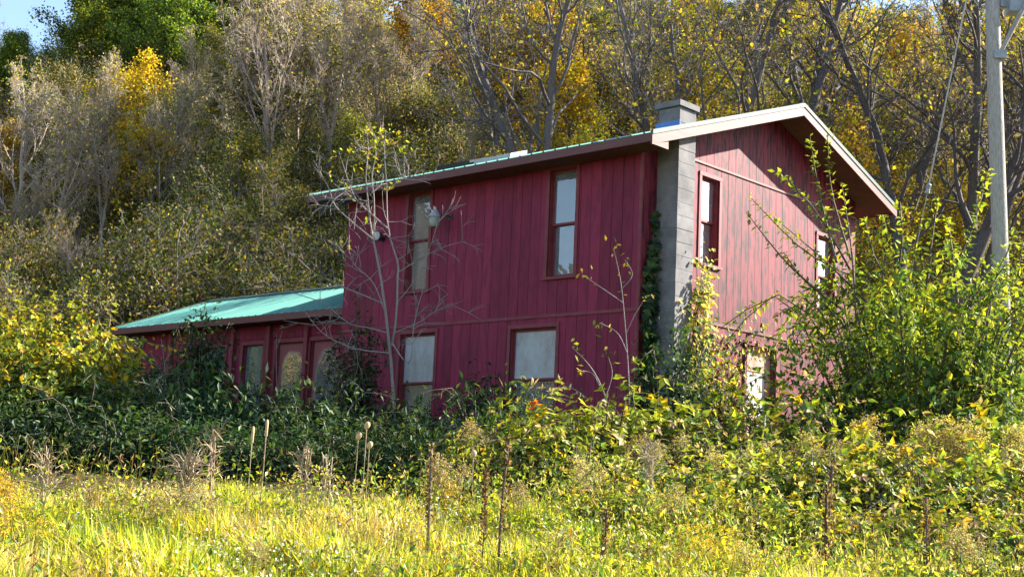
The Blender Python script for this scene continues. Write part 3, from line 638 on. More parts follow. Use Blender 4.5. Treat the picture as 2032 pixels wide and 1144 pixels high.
# ------------------------------------------------------------------ hillside trees
def mk_tree(seed, H, r0, kind):
    rr = np.random.default_rng(seed)
    if kind == 'bare':      # pale, upright fine twigs
        g = Grower(seed, npts=(9, 6, 4, 3, 3), sides=(6, 4, 3, 3, 3), nch=(16, 7, 6, 6), ang=(.6, .55, .6, .65), ratio=(.52, .5, .5, .5), wob=(.06, .10, .14, .2, .2), trop=(.0, .16, .12, .1, .1), start=(.2, .2, .2, .2), minr=.0075)
        g.branch((0, 0, -.2), (0, 0, 1), H*.8, r0); lf = g.leaves(1, .12, .6, {'tan': 3, 'pale': 2.5, 'olive': 1.5, 'yellow': 1.2, 'ygreen': 2}, keep=.6, spread=.12)
        return g.wood(), lf, 'bark_pale'
    if kind == 'green':
        g = Grower(seed, npts=(8, 6, 4, 3), sides=(6, 4, 3, 3), nch=(18, 8, 5), ang=(1.0, .8, .8), ratio=(.5, .5, .5), trop=(.0, .08, .05, 0), start=(.25, .25, .2), minr=.012)
        g.branch((0, 0, -.2), (0, 0, 1), H*.85, r0); lf = g.leaves(18, .18, .6, {'green': 4, 'ltgreen': 7, 'dkgreen': 1, 'ygreen': 4, 'lime': .8}, spread=.25)
        return g.wood(), lf, 'bark_mid'
    if kind == 'yellow':
        g = Grower(seed, npts=(8, 6, 4, 3), sides=(6, 4, 3, 3), nch=(16, 7, 5), ang=(.85, .8, .8), ratio=(.45, .5, .5), trop=(.0, .12, .05, 0), start=(.3, .25, .2), minr=.012)
        g.branch((0, 0, -.2), (0, 0, 1), H*.85, r0); lf = g.leaves(14, .15, .65, {'yellow': 6, 'gold': 5, 'orange': 1, 'ygreen': 1.5}, spread=.22)
        return g.wood(), lf, 'bark_mid'
    if kind == 'olive':
        g = Grower(seed, npts=(8, 6, 4, 3), sides=(6, 4, 3, 3), nch=(17, 8, 6), ang=(.8, .8, .8), ratio=(.48, .5, .5), trop=(.0, .12, .06, 0), start=(.15, .2, .2), minr=.010)
        g.branch((0, 0, -.2), (0, 0, 1), H*.85, r0); lf = g.leaves(11, .12, .6, {'olive': 4, 'green': 2, 'ygreen': 4, 'yellow': 1.8, 'tan': 2.2, 'dkgreen': 1, 'pale': 1.4}, spread=.2)
        return g.wood(), lf, 'bark_mid'
    if kind == 'golden':    # dark trunk, loose golden leaves
        g = Grower(seed, npts=(10, 6, 4, 3), sides=(6, 5, 3, 3), nch=(15, 7, 6), ang=(.8, .7, .8), ratio=(.45, .5, .5), wob=(.07, .18, .25, .25), trop=(.0, .10, .05, 0), start=(.3, .2, .2), minr=.010)
        g.branch((0, 0, -.2), (0, 0, 1), H*.85, r0); lf = g.leaves(15, .14, .65, {'yellow': 7, 'gold': 2, 'orange': .8, 'ygreen': 5, 'lime': 2, 'tan': 2.4, 'olive': 1.5, 'pale': 1.2}, spread=.22, keep=.85)
        return g.wood(), lf, 'bark_dark'
    if kind == 'dark':      # tall dark crooked trunk, nearly bare
        g = Grower(seed, npts=(12, 8, 5, 4, 3), sides=(8, 5, 4, 3, 3), nch=(13, 7, 5, 4), ang=(.75, .7, .7, .7), ratio=(.42, .5, .5, .5), wob=(.06, .18, .25, .3, .3), trop=(.0, .10, .05, 0, 0), start=(.33, .2, .2, .2), taper=.72, minr=.008, cr=.42)
        if seed % 2: g.branch((0, 0, -.3), (.02, 0, 1), H, r0)
        else:
            g.branch((-.05, 0, -.3), (-.12, 0, 1), H*.97, r0*.85); g.branch((.10, .05, -.3), (.17, .04, 1), H*.9, r0*.75)
        lf = g.leaves(1, .17, .6, {'yellow': 3, 'ygreen': 3, 'tan': 2, 'olive': 2}, keep=.3, spread=.15)
        return g.wood(), lf, 'bark_dark'
    if kind == 'brush':     # dense thicket shrub
        g = Grower(seed, npts=(5, 4, 3), sides=(4, 3, 3), nch=(10, 6), ang=(.7, .8), ratio=(.55, .5), wob=(.15, .2, .25), trop=(.02, .05, 0), start=(.15, .15), minr=.007)
        for k in range(9):
            a = rr.uniform(0, 2*PI); b = rr.uniform(.1, .75); g.branch((.3*math.cos(a), .3*math.sin(a), -.1), (math.sin(b)*math.cos(a), math.sin(b)*math.sin(a), math.cos(b)), H*rr.uniform(.6, 1), r0)
        lf = g.leaves(20, .095, .55, {'olive': 4, 'green': 3, 'dkgreen': 1.5, 'tan': 3, 'pale': 2.4, 'ygreen': 3.5, 'yellow': 1.4, 'brown': 1.5}, spread=.2)
        return g.wood(), lf, 'bark_pale'
LAB = {'bare': ('bare_tree', 'leafless pale grey tree with fine upright twigs on the wooded hillside', 'bare pale trees on the hillside'),
 'green': ('leafy_tree', 'full green leafy tree high on the hillside ridge', 'green trees along the ridge'),
 'yellow': ('yellow_tree', 'bright yellow autumn tree among bare trees on the hillside', 'yellow trees on the hillside'),
 'olive': ('mixed_tree', 'olive green tree with thinning yellowish leaves on the hillside', 'olive green trees on the hillside'),
 'golden': ('golden_tree', 'dark-trunked tree with loose golden orange leaves on the hillside', 'golden trees on the hillside'),
 'dark': ('dark_trunked_tree', 'tall dark crooked trunk with nearly bare branches behind the house', 'tall dark trunks behind the house'),
 'brush': ('thicket_shrub', 'dense olive brown thicket shrub at the foot of the hillside', 'thicket shrubs at the foot of the hillside')}
PROTO = {}; USED = set()
for kind, specs in {'bare': [(11, 9, .13), (12, 10, .14), (13, 8, .11)], 'green': [(21, 9, .2), (22, 8, .18)], 'yellow': [(31, 7.5, .14), (32, 8, .15)], 'olive': [(41, 8.5, .14), (42, 9, .15), (43, 7.5, .13)],
                    'golden': [(51, 10, .17), (52, 11, .18), (53, 9, .15)], 'dark': [(61, 15, .26), (62, 15, .30), (63, 14, .22), (64, 14, .24)], 'brush': [(71, 3.2, .035), (72, 3.8, .04), (73, 2.8, .03)]}.items():
    PROTO[kind] = []
    for (sd, H, r0) in specs:
        w, lf, bk = mk_tree(sd, H, r0, kind); nm, lb, gp = LAB[kind]
        PROTO[kind].append(plant_thing(nm, (0, 0, -50), w, lf, bk, lb, 'shrub' if kind == 'brush' else 'tree', gp, lm='leaf_far', wname='stem' if kind == 'brush' else 'trunk', lname='foliage' if kind == 'brush' else 'crown'))
pr = np.random.default_rng(99)
def zone(x, y):
    d = y-CY; p_ = 1016+(x-CX)/d*2663.6
    lv = 'low on the hillside' if d < 50 else 'halfway up the hillside' if d < 68 else 'high on the hillside'
    wh = 'beyond the yellowing shrub' if p_ < 300 else 'behind the wing' if p_ < 690 else 'behind the main house' if p_ < 1300 else 'behind the gable end' if p_ < 1760 else 'behind the utility pole'
    return lv + ' ' + wh
def put(kind, x, y, s=1.0, var=None, rz=None, label=None, tilt=.06):
    v = pr.integers(len(PROTO[kind])) if var is None else var; key = (kind, int(v)); p = PROTO[kind][v]
    o = p if key not in USED else copy_tree(p); USED.add(key)
    o.location = (x, y, gzf(x, y)-.1); o.rotation_euler = (pr.normal()*tilt, pr.normal()*tilt, pr.uniform(0, 2*PI) if rz is None else rz); o.scale = (s*pr.uniform(.92, 1.08),)*2 + (s,)
    sh = {'bare': 'pale leafless tree with fine upright twigs ', 'green': 'full green leafy tree ', 'yellow': 'bright yellow autumn tree ', 'olive': 'olive green tree with thinning leaves ', 'golden': 'dark trunked tree with golden orange leaves ', 'dark': 'tall dark nearly bare trunk ', 'brush': 'dense olive brown thicket shrub '}[kind]
    o['label'] = label or sh + zone(x, y)
    if label:
        if 'group' in o: del o['group']
    else: o['group'] = LAB[kind][2].split(' on the')[0].split(' along')[0].split(' at the')[0].split(' behind')[0] + ' ' + zone(x, y)
    return o
def ychoose(px, d):
    u = pr.random()
    if d > 72:
        if px < 560: return 'green' if u < .75 else 'bare' if u < .9 else 'olive'
        if px < 1050: return 'olive' if u < .4 else 'bare' if u < .75 else 'golden' if u < .9 else 'green'
        return 'golden' if u < .6 else 'bare' if u < .75 else 'olive'
    if px < 1050 and d < 52: return 'bare' if u < .38 else 'olive' if u < .92 else 'yellow'
    if px < 330: return 'bare' if u < .62 else 'olive' if u < .92 else 'yellow'
    if px < 760: return 'bare' if u < .5 else 'olive' if u < .94 else 'golden'
    if px < 1080: return 'bare' if u < .42 else 'olive' if u < .75 else 'golden' if u < .92 else 'yellow'
    return 'golden' if u < .58 else 'bare' if u < .78 else 'olive' if u < .9 else 'yellow'
# rows up the slope, jittered
for d, step, s in ((41, 3.4, .85), (47, 3.4, .9), (54, 3.6, .95), (61, 3.8, .95), (68, 3.9, .95), (75, 3.9, .95), (82, 3.7, .95), (89, 3.6, .95), (96, 3.6, .95)):
    x0, x1 = XP(-260, d), XP(2032+300, d); x = x0 + pr.uniform(0, step)
    while x < x1:
        dd = d + pr.uniform(-2.6, 2.6); y = dd + CY; p_ = 1016 + (x-CX)/dd*2663.6
        k = ychoose(p_, dd)
        ss = s*pr.uniform(.75, 1.1)
        if d < 50 and p_ < 1100: ss *= .72
        if p_ < 420 and d < 72: ss *= .72
        if p_ < 130 and d > 70: ss *= .62
        put(k, x, y, ss); x += step*pr.uniform(.65, 1.35)
# named individuals
put('yellow', XP(250, 57), 57+CY, .95, 0, label='bright golden yellow round crowned tree standing alone among pale bare trees')
put('yellow', XP(205, 50), 50+CY, .68, 1)
put('yellow', XP(822, 70), 70+CY, 1.05, 1, label='tall yellow leaved tree beside dark branches above the house roof')
put('bare', XP(520, 50), 50+CY, 1.12, 1, label='large pale pinkish bare tree with fan of fine twigs above the house roof')
put('bare', XP(630, 52), 52+CY, 1.05, 0); put('bare', XP(575, 55), 55+CY, 1.1, 2); put('bare', XP(455, 54), 54+CY, .9, 0); put('bare', XP(300, 52), 52+CY, .7, 1)
put('bare', XP(90, 48), 48+CY, .85, 2); put('bare', XP(20, 50), 50+CY, .9, 1); put('bare', XP(190, 49), 49+CY, .8, 0); put('bare', XP(130, 56), 56+CY, .8, 0)
for p_, d, s, v in ((150, 84, 1.0, 0), (215, 86, 1.1, 1), (360, 88, 1.3, 0), (450, 85, 1.15, 1), (270, 90, 1.1, 0), (690, 90, 1.0, 1)): put('green', XP(p_, d), d+CY, s, v)
# dark trunks standing just behind the house
for p_, d, s, v in ((1085, 42, .95, 1), (1205, 47, .8, 2), (1262, 50, .75, 0), (1385, 41, 1.0, 3), (1345, 46, .95, 2), (1518, 44, .95, 0), (1566, 48, 1.0, 2), (1650, 46, .9, 0), (1850, 37, 1.0, 1), (1762, 45, .9, 2), (1935, 39, 1.0, 3), (2060, 41, .95, 0), (960, 52, .8, 3)):
    put('dark', XP(p_, d), d+CY, s, v, tilt=.03)
# thicket at the foot of the slope
for d, step in ((33.5, 1.9), (36.5, 2.0), (40, 2.3), (44, 2.6), (50, 3.0), (57, 3.2), (64, 3.4), (71, 3.6), (78, 3.6), (85, 3.4)):
    x = XP(-200, d); x1 = XP(2300, d)
    while x < x1:
        y = d + pr.uniform(-1.2, 1.2) + CY; q = np.array([x, y, 0]); hu, hv = q@UD, q@VD
        if not (-1.5 < hu < 16 and -1 < hv < 7.4): put('brush', x, y, pr.uniform(.8, 1.3)*(1.0 if x < 2 or d > 60 else .8), tilt=.15)
        x += step*pr.uniform(.7, 1.3)
for x, y, k, s_ in ((-46, 4, 'green', .7), (-50, -4, 'golden', .6), (-44, 18, 'green', .6), (-42, 12, 'green', .65), (-45, -12, 'yellow', .6), (-42, 24, 'yellow', .55), (-48, 9, 'yellow', .7), (-43, 7, 'green', .6), (-45, 15, 'olive', .7)):
    o = put(k, x, y, s_); o['label'] = o['label'].split(' low on')[0].split(' halfway')[0].split(' high on')[0] + ' on the valley side beyond the wing'; o['group'] = k + ' trees on the valley side beyond the wing'
for x, y, k, s_ in ((17.5, -9, 'golden', .75), (20, -5, 'olive', .85), (18, -1.5, 'golden', .72), (22, 1.5, 'olive', .8), (24, -9, 'green', .85), (17, -14, 'olive', .8), (21, -13, 'golden', .8)):  # unseen trees added to block low sky and deepen the gable shade
    o = put(k, x, y, s_); o['label'] = o['label'].split(' low on')[0].split(' halfway')[0].split(' high on')[0] + ' standing unseen past the utility pole, added to block skylight'; o['group'] = k + ' trees added unseen past the utility pole to block skylight'
for lst in PROTO.values():
    for p in lst:
        if p.location.z < -40: p.location = (0, 60, gzf(0, 60))

# ------------------------------------------------------------------ plants round the house
_FW, _RT, _UP = np.array(_fw), np.array(_rt), np.array(_up); _C = np.array([CX, CY, CZ])
def at(px_, py_, d):
    """the point at distance d (along +Y) seen at a measured place of the photograph"""
    a, b = px_-1016, py_-572; cr, sr = math.cos(ROLL), math.sin(ROLL)
    v = _FW*2663.6 + _RT*(cr*a+sr*b) - _UP*(-sr*a+cr*b); return _C + v*(d/v[1])
def smooth(pts, n):
    pts = np.asarray(pts, float); t = np.linspace(0, len(pts)-1, n); i = np.minimum(t.astype(int), len(pts)-2); f = (t-i)[:, None]
    p0 = pts[np.maximum(i-1, 0)]; p1 = pts[i]; p2 = pts[i+1]; p3 = pts[np.minimum(i+2, len(pts)-1)]
    return .5*(2*p1 + (p2-p0)*f + (2*p0-5*p1+4*p2-p3)*f**2 + (3*p1-p0-3*p2+p3)*f**3)
def along(r, stems, gap, size, asp, mixf, shape='fold', lo=.12, jit=.02, out=.8, hang=.25, face=None):
    """alternate leaves along stems; mixf(z) -> palette mix (per leaf height) """
    Ps, Ds, Ns, Zs = [], [], [], []
    for st in stems:
        seg = np.linalg.norm(np.diff(st, axis=0), axis=1); Lh = seg.sum(); n = max(2, int(Lh*(1-lo)/gap)); t = (lo + (1-lo)*(np.arange(n)+r.random(n)*.5)/n)*(len(st)-1)
        i = np.minimum(t.astype(int), len(st)-2); f = (t-i)[:, None]; P = st[i]*(1-f)+st[i+1]*f; T = nrm(st[i+1]-st[i])
        a = np.arange(n)*2.4+r.random()*6; ref = np.array([.3, .2, .9]); U = nrm(np.cross(T, ref)+1e-6); Vv = np.cross(T, U)
        o = np.cos(a)[:, None]*U + np.sin(a)[:, None]*Vv
        Ps.append(P + r.normal(size=P.shape)*jit); Ds.append(T*.45 + o*out + np.array([0, 0, -hang]) + r.normal(size=P.shape)*.25); Ns.append(T*.6 + np.array([0, 0, .7]) + r.normal(size=P.shape)*.3); Zs.append((lo+(1-lo)*np.arange(n)/n))
    P = np.concatenate(Ps); D = np.concatenate(Ds); Nn = np.concatenate(Ns); Z = np.concatenate(Zs)
    if face is not None: Nn = Nn*.35 + np.asarray(face); D = D - (D@np.asarray(face))[:, None]*np.asarray(face)*.7
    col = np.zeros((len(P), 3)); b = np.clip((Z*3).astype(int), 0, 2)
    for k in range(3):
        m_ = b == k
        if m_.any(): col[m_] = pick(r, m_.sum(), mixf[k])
    sz = size*r.uniform(.6, 1.25, len(P))*(1-.25*Z)
    return leaf_geo(P, D, Nn, sz, sz*asp, col, shape)
def stem_wood(stems, rad, k=4, n=8):
    return tubes_np({(n, k): [(smooth(s, n), np.linspace(rad, rad*.25, n)*1.0) for s in stems]})
def arch_stems(r, n, base_r, H, spread, arch, squash=1.0, az=None):
    out = []
    for i in range(n):
        a = r.uniform(0, 2*PI) if az is None else r.uniform(*az); b = base_r*math.sqrt(r.random()); p = np.array([b*math.cos(a), b*math.sin(a)*squash, -.1])
        h = H*r.uniform(.55, 1.0); s_ = spread*r.uniform(.3, 1.0); e = np.array([math.cos(a)*s_, math.sin(a)*s_*squash, 0])
        out.append(smooth([p, p+e*.3+[0, 0, h*.5], p+e*.75+[0, 0, h*.92]+r.normal(size=3)*.06, p+e*1.25+[0, 0, h*(1-arch*r.uniform(.3, 1))]+r.normal(size=3)*.08], 8))
    return out
def dome(r, n, rx, ry, H, size, asp, mixes, shape='fold', shell=.35, lump=.22, tri=False):
    """leaf mass in a lumpy dome, leaves facing out and up"""
    if tri: n = n//3
    d = rdir(r, n); d[:, 2] = np.abs(d[:, 2])
    th = np.arctan2(d[:, 1], d[:, 0]); ph = d[:, 2]
    s0 = r.uniform(0, 6, 4); l = 1 + lump*(np.sin(th*3+s0[0]+ph*4)*.5 + np.sin(th*7+s0[1]+ph*7)*.35 + np.sin(th*13+s0[2])*.25)
    rad = l*(1-shell*r.random(n)**1.6)
    P = d*rad[:, None]*np.array([rx, ry, H]); P[:, 2] = np.maximum(P[:, 2], -.05)
    D = nrm(d*.5 + rdir(r, n)*.8 + np.array([0, 0, -.35])); Nn = nrm(d + np.array([0, 0, .6]) + rdir(r, n)*.6)
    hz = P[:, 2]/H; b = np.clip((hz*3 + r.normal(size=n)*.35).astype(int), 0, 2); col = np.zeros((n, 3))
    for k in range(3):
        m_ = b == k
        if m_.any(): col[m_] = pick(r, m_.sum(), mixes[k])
    sz = size*r.uniform(.55, 1.3, n)
    if tri:  # three leaflets to a leaf
        S3 = nrm(np.cross(D, Nn)); P = np.concatenate([P]*3); D = np.concatenate([D, D*.35+S3, D*.35-S3]); Nn = np.concatenate([Nn]*3) + r.normal(size=(n*3, 3))*.2; sz = np.concatenate([sz*1.1, sz*.9, sz*.9]); col = np.concatenate([col]*3)*r.uniform(.88, 1.12, (n*3, 1))
    return leaf_geo(P, D, Nn, sz, sz*asp, col, shape)

SHADE = [{'deep': 6, 'dkgreen': 3, 'brown': 1}, {'deep': 5, 'dkgreen': 4, 'green': 1}, {'deep': 3, 'dkgreen': 5, 'green': 3, 'olive': .6}]  # leaf colours darkened towards blue, so the house shadow is partly painted in
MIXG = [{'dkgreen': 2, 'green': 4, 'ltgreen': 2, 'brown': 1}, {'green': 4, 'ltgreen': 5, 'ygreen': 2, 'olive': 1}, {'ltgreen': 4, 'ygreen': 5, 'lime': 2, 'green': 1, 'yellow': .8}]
LEFTM = [{'dkgreen': 4, 'green': 4}, {'green': 4, 'ltgreen': 4, 'ygreen': 2, 'yellow': 1}, {'yellow': 3, 'gold': .5, 'ygreen': 5, 'lime': 3, 'ltgreen': 2.5}]
YOUNG = [{'green': 3, 'ltgreen': 3}, {'ltgreen': 3, 'ygreen': 3}, {'lime': 4, 'ygreen': 3}]
BRAM = [{'dkgreen': 5, 'green': 2, 'brown': 2}, {'green': 3, 'ltgreen': 4, 'olive': 2, 'ygreen': 2, 'tan': 1.2}, {'ltgreen': 4, 'ygreen': 5, 'lime': 1.5, 'yellow': 1.6, 'tan': 1, 'straw': 1}]

# yellowing broad-leaved shrub at the left
r = np.random.default_rng(201); b0 = np.array([-8.35, -1.3]); gz0 = gzf(*b0)
mass = dome(r, 10500, 1.85, 1.5, 1.88, .088, .82, LEFTM, 'heart', .45, .25)
st = arch_stems(r, 26, .5, 1.9, 1.5, .15)
tips = []
for (px_, top, bot) in ((95, 588, 690), (80, 612, 690), (38, 590, 680), (108, 580, 680), (165, 556, 660), (222, 588, 660), (60, 606, 690), (150, 585, 650)):
    e = at(px_, top, 17.9); q = at(px_-8, bot, 17.9); tips.append(smooth([q, (q+e)/2 + r.normal(size=3)*.02, e], 8) - np.array([b0[0], b0[1], gz0]))
lf = cat_leaf(mass, along(r, st, .05, .10, .8, LEFTM, 'heart'), along(r, tips, .020, .095, .75, [YOUNG[1], YOUNG[2], YOUNG[2]], 'heart', lo=.05))
plant_thing('broadleaf_shrub', (*b0, gz0), stem_wood(st+tips, .016), lf, 'stem_brown', 'big shrub with yellow and green heart-shaped leaves hiding the end of the wing', 'shrub', wname='stem', lname='foliage')

# slender forked grey tree in front of the house
r = np.random.default_rng(202); D0 = 18.6
def path(pts, n, dj=.25):
    dep = D0 + np.cumsum(r.normal(size=len(pts))*dj*.4); dep[0] = D0 if len(pts) > 5 else dep[0]
    return smooth([at(a, b, c) for (a, b), c in zip(pts, dep)], n)
trunk = [(788, 930), (784, 850), (781, 790), (774, 694), (763, 603), (754, 540), (750, 523), (742, 479), (735, 449), (731, 404), (725, 360), (731, 300), (727, 252)]
PTS = [(trunk, .027, .008), ([(774, 694), (782, 666), (788, 603), (789, 540), (790, 523), (772, 464), (768, 419), (767, 360), (762, 300), (766, 258)], .019, .006),
       ([(742, 479), (743, 449), (742, 390), (738, 350), (748, 300)], .014, .006), ([(742, 476), (695, 437), (664, 407), (653, 375), (637, 345), (622, 318)], .015, .005),
       ([(771, 455), (745, 432), (717, 406), (702, 387), (690, 355), (672, 300)], .015, .005), ([(763, 603), (720, 585), (660, 560), (615, 535), (580, 500)], .013, .004),
       ([(770, 660), (730, 650), (690, 640), (640, 600), (570, 575), (530, 530)], .012, .004), ([(765, 620), (740, 560), (700, 520), (690, 470)], .010, .004),
       ([(788, 600), (820, 560), (850, 500), (872, 430)], .012, .004), ([(790, 540), (840, 510), (880, 490), (925, 478)], .010, .004), ([(782, 660), (830, 640), (860, 620), (900, 600)], .010, .004), ([(778, 680), (812, 720), (822, 640), (840, 570), (845, 540)], .010, .004),
       ([(767, 380), (790, 360), (815, 350)], .008, .004), ([(731, 400), (700, 395), (640, 395)], .007, .003), ([(774, 700), (700, 690), (640, 660), (600, 610)], .011, .004)]
groups = {}; tws = []
base = at(788, 930, D0); root = np.array([base[0], base[1], gzf(base[0], base[1])])
for pts, ra, rb in PTS:
    P = path(pts, 14); groups.setdefault((14, 6), []).append((P-root, np.linspace(ra, rb, 14)))
    for k in range(9 if len(pts) < 8 else 12):
        i = r.integers(4, 13); d_ = nrm(P[i]-P[i-1] + r.normal(size=3)*.9*np.array([1, .7, 1]) * np.linalg.norm(P[i]-P[i-1])*1.2 + np.array([0, 0, .02])); ln = r.uniform(.12, .5)
        q = np.stack([P[i], P[i]+d_*ln*.5+r.normal(size=3)*.02, P[i]+d_*ln+r.normal(size=3)*.05]); groups.setdefault((5, 4), []).append((smooth(q, 5)-root, np.linspace(.006, .0025, 5))); tws.append(q-root)
        for m_ in range(2):
            d2 = nrm(d_ + r.normal(size=3)*.7); q2 = np.stack([q[1], q[1]+d2*ln*.3, q[1]+d2*ln*.5+r.normal(size=3)*.03]); groups[(5, 4)].append((smooth(q2, 5)-root, np.linspace(.0035, .002, 5))); tws.append(q2-root)
cl = []
for (px_, py_, n) in ((727, 258, 24), (765, 258, 16), (750, 285, 10), (790, 290, 8), (742, 300, 7), (690, 300, 6), (650, 355, 5), (665, 320, 6), (705, 385, 5), (766, 370, 7), (735, 430, 3), (680, 480, 4), (665, 485, 3), (690, 345, 4), (790, 275, 6), (735, 330, 5), (752, 320, 5)):
    P = at(px_, py_, D0) - root + r.normal(size=(n, 3))*np.array([.07, .07, .06]); cl.append(leaf_geo(P, rdir(r, n)*.8+np.array([0, 0, -.3]), rdir(r, n)+np.array([0, 0, .6]), r.uniform(.05, .11, n), r.uniform(.03, .06, n), pick(r, n, {'ygreen': 4, 'yellow': 3, 'lime': 3, 'tan': 1})))
plant_thing('slender_tree', tuple(root), tubes_np(groups), cat_leaf(*cl), 'bark_grey', 'slender forked grey tree with sparse yellow leaves in front of the red wall', 'tree', wname='trunk', lname='foliage')

# big leafy shrub at the right with long upright shoots
r = np.random.default_rng(203); b0 = np.array([3.35, -2.3]); gz0 = gzf(*b0); o3 = np.array([*b0, gz0])
shoots = []
for (x0, y0, x1, y1, x2, y2) in ((1700, 640, 1690, 500, 1670, 362), (1880, 560, 1930, 450, 1962, 335), (1720, 560, 1600, 500, 1490, 392), (1720, 600, 1640, 520, 1535, 430), (1660, 520, 1625, 380, 1607, 270), (1690, 520, 1650, 380, 1642, 262), (1700, 560, 1620, 420, 1540, 338), (1780, 560, 1790, 470, 1786, 400), (1840, 560, 1850, 470, 1862, 392),
        (1900, 600, 1890, 500, 1880, 430), (1800, 600, 1740, 520, 1715, 430), (1920, 620, 1990, 520, 2015, 450), (1950, 650, 2010, 560, 2030, 480), (1750, 560, 1760, 470, 1750, 425), (1680, 620, 1600, 560, 1555, 500), (1820, 580, 1815, 500, 1830, 420), (1650, 600, 1560, 520, 1480, 420)):
    shoots.append(smooth([at(x0, y0, 17+r.normal()*.3), at(x1, y1, 16.8+r.normal()*.3), at(x2, y2, 16.7+r.normal()*.3)], 8)-o3)
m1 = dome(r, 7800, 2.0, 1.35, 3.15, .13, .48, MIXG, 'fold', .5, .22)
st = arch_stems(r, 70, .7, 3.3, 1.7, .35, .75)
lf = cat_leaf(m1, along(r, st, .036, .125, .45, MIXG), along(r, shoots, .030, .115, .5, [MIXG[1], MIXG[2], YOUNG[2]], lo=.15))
plant_thing('leafy_shrub', tuple(o3), stem_wood(st+shoots, .018), lf, 'stem_brown', 'large bright green shrub with long upright leafy shoots beside the utility pole', 'shrub', wname='stem', lname='foliage')
r = np.random.default_rng(204); b0 = np.array([4.35, 1.2]); gz0 = gzf(*b0)
st = arch_stems(r, 40, .6, 3.7, 1.2, .25)
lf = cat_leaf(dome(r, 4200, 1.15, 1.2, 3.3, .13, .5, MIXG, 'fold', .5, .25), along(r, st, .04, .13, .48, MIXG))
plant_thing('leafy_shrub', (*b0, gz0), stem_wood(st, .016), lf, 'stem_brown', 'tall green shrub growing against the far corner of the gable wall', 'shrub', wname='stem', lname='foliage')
r = np.random.default_rng(205); b0 = np.array([2.2, -1.6]); gz0 = gzf(*b0)
st = arch_stems(r, 26, .5, 1.7, 1.0, .3)
lf = cat_leaf(dome(r, 2600, 1.1, .8, 1.35, .11, .5, SHADE, 'fold', .5, .25), along(r, st, .045, .11, .48, MIXG))
plant_thing('leafy_shrub', (*b0, gz0), stem_wood(st, .012), lf, 'stem_brown', 'low dark green shrub in front of the side door', 'shrub', wname='stem', lname='foliage')

# vines and shrubs against the house
def vine(name, seed, paths, origin, gap, size, asp, mixes, label, face, shape='heart', rad=.008, jit=.05, bark='stem_brown', extra=None):
    r = np.random.default_rng(seed); ps = [smooth(p, 8)-np.asarray(origin) for p in paths]
    lf = along(r, ps, gap, size, asp, mixes, shape, lo=.03, jit=jit, face=face)
    if extra is not None: lf = cat_leaf(lf, extra)
    return plant_thing(name, tuple(origin), stem_wood(ps, rad), lf, bark, label, 'vine', wname='stem', lname='foliage')
r = np.random.default_rng(206); fN = -UD*.7 - VD*.7; o = hw(-.10, .2, -.15)
ps = [[hw(-.08, .22+.02*r.normal(), 0), hw(-.07, .2, 1.4), hw(-.06, .12+.1*r.random(), 2.6), hw(-.05, .12+.22*r.random(), 3.1+r.random()*.9)] for _ in range(9)]
vine('broadleaf_vine', 206, ps, o, .075, .15, .95, SHADE, 'dark green broad-leaved vine climbing between the wall corner and the chimney', fN, jit=.05)
o = hw(-.5, .9, -.15)
ps = [[hw(-.50+.1*r.normal(), .9+.25*r.normal(), 0), hw(-.50, .95+.12*r.normal(), 1.2), hw(-.48, .85+.14*r.normal(), 2.3), hw(-.46+.05*r.normal(), .92+.28*r.random(), 2.7+r.random()*.75)] for _ in range(20)]
YV = [{'green': 3, 'olive': 2, 'brown': 2}, {'yellow': 3, 'ygreen': 3, 'olive': 2, 'green': 1}, {'yellow': 3, 'lime': 2, 'gold': 1, 'ygreen': 4, 'ltgreen': 2}]
vine('yellow_vine', 207, ps, o, .065, .09, .85, YV, 'yellow leaved vine climbing over the sunlit side of the chimney', -UD*.8+np.array([0, -.3, .2]), jit=.09)
o = hw(-.3, 2.0, -.1)
ps = [[hw(-.35, .9+.2*r.random(), 1.2+r.random()*1.2), hw(-.15, 1.4+.4*r.random(), 1.9+.6*r.normal()*.4), hw(-.12, 2.2+.6*r.random(), 1.9+.6*r.normal()*.4), hw(-.12, 2.8+1.0*r.random(), 1.5+r.random()*1.3)] for _ in range(13)]
vine('trailing_vine', 208, ps, o, .12, .095, .85, [YV[1], YV[2], MIXG[2]], 'thin trailing vine with scattered yellow leaves across the sunlit gable wall', -UD*.9, jit=.07, rad=.006)
def bush(name, loc, seed, rx, ry, H, n, size, asp, mixes, label, nst=22, shape='fold', arch=.3, bark='stem_brown', cat='shrub', group=None, shell=.5, lump=.25, gap=.05, tri=False):
    r = np.random.default_rng(seed); gz0 = gzf(loc[0], loc[1]); st = arch_stems(r, nst, .35*rx, H*1.12, rx*.95, arch, ry/rx)
    lf = cat_leaf(dome(r, n, rx, ry, H, size, asp, mixes, shape, shell, lump, tri), along(r, st, gap, size, asp, mixes, shape))
    return plant_thing(name, (loc[0], loc[1], gz0), stem_wood(st, .012), lf, bark, label, cat, group, wname='stem', lname='foliage')
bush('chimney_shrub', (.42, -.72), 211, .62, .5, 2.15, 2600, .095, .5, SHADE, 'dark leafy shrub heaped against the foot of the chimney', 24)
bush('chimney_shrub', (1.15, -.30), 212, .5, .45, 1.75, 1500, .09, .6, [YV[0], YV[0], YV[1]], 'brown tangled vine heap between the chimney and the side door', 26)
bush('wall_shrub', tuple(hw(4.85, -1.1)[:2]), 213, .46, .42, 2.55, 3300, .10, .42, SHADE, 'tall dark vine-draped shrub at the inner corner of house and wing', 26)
bush('wall_shrub', tuple(hw(9.9, -.7)[:2]), 214, .60, .5, 2.75, 4200, .105, .5, SHADE, 'tall dark green shrub reaching the eave in front of the wing windows', 34)
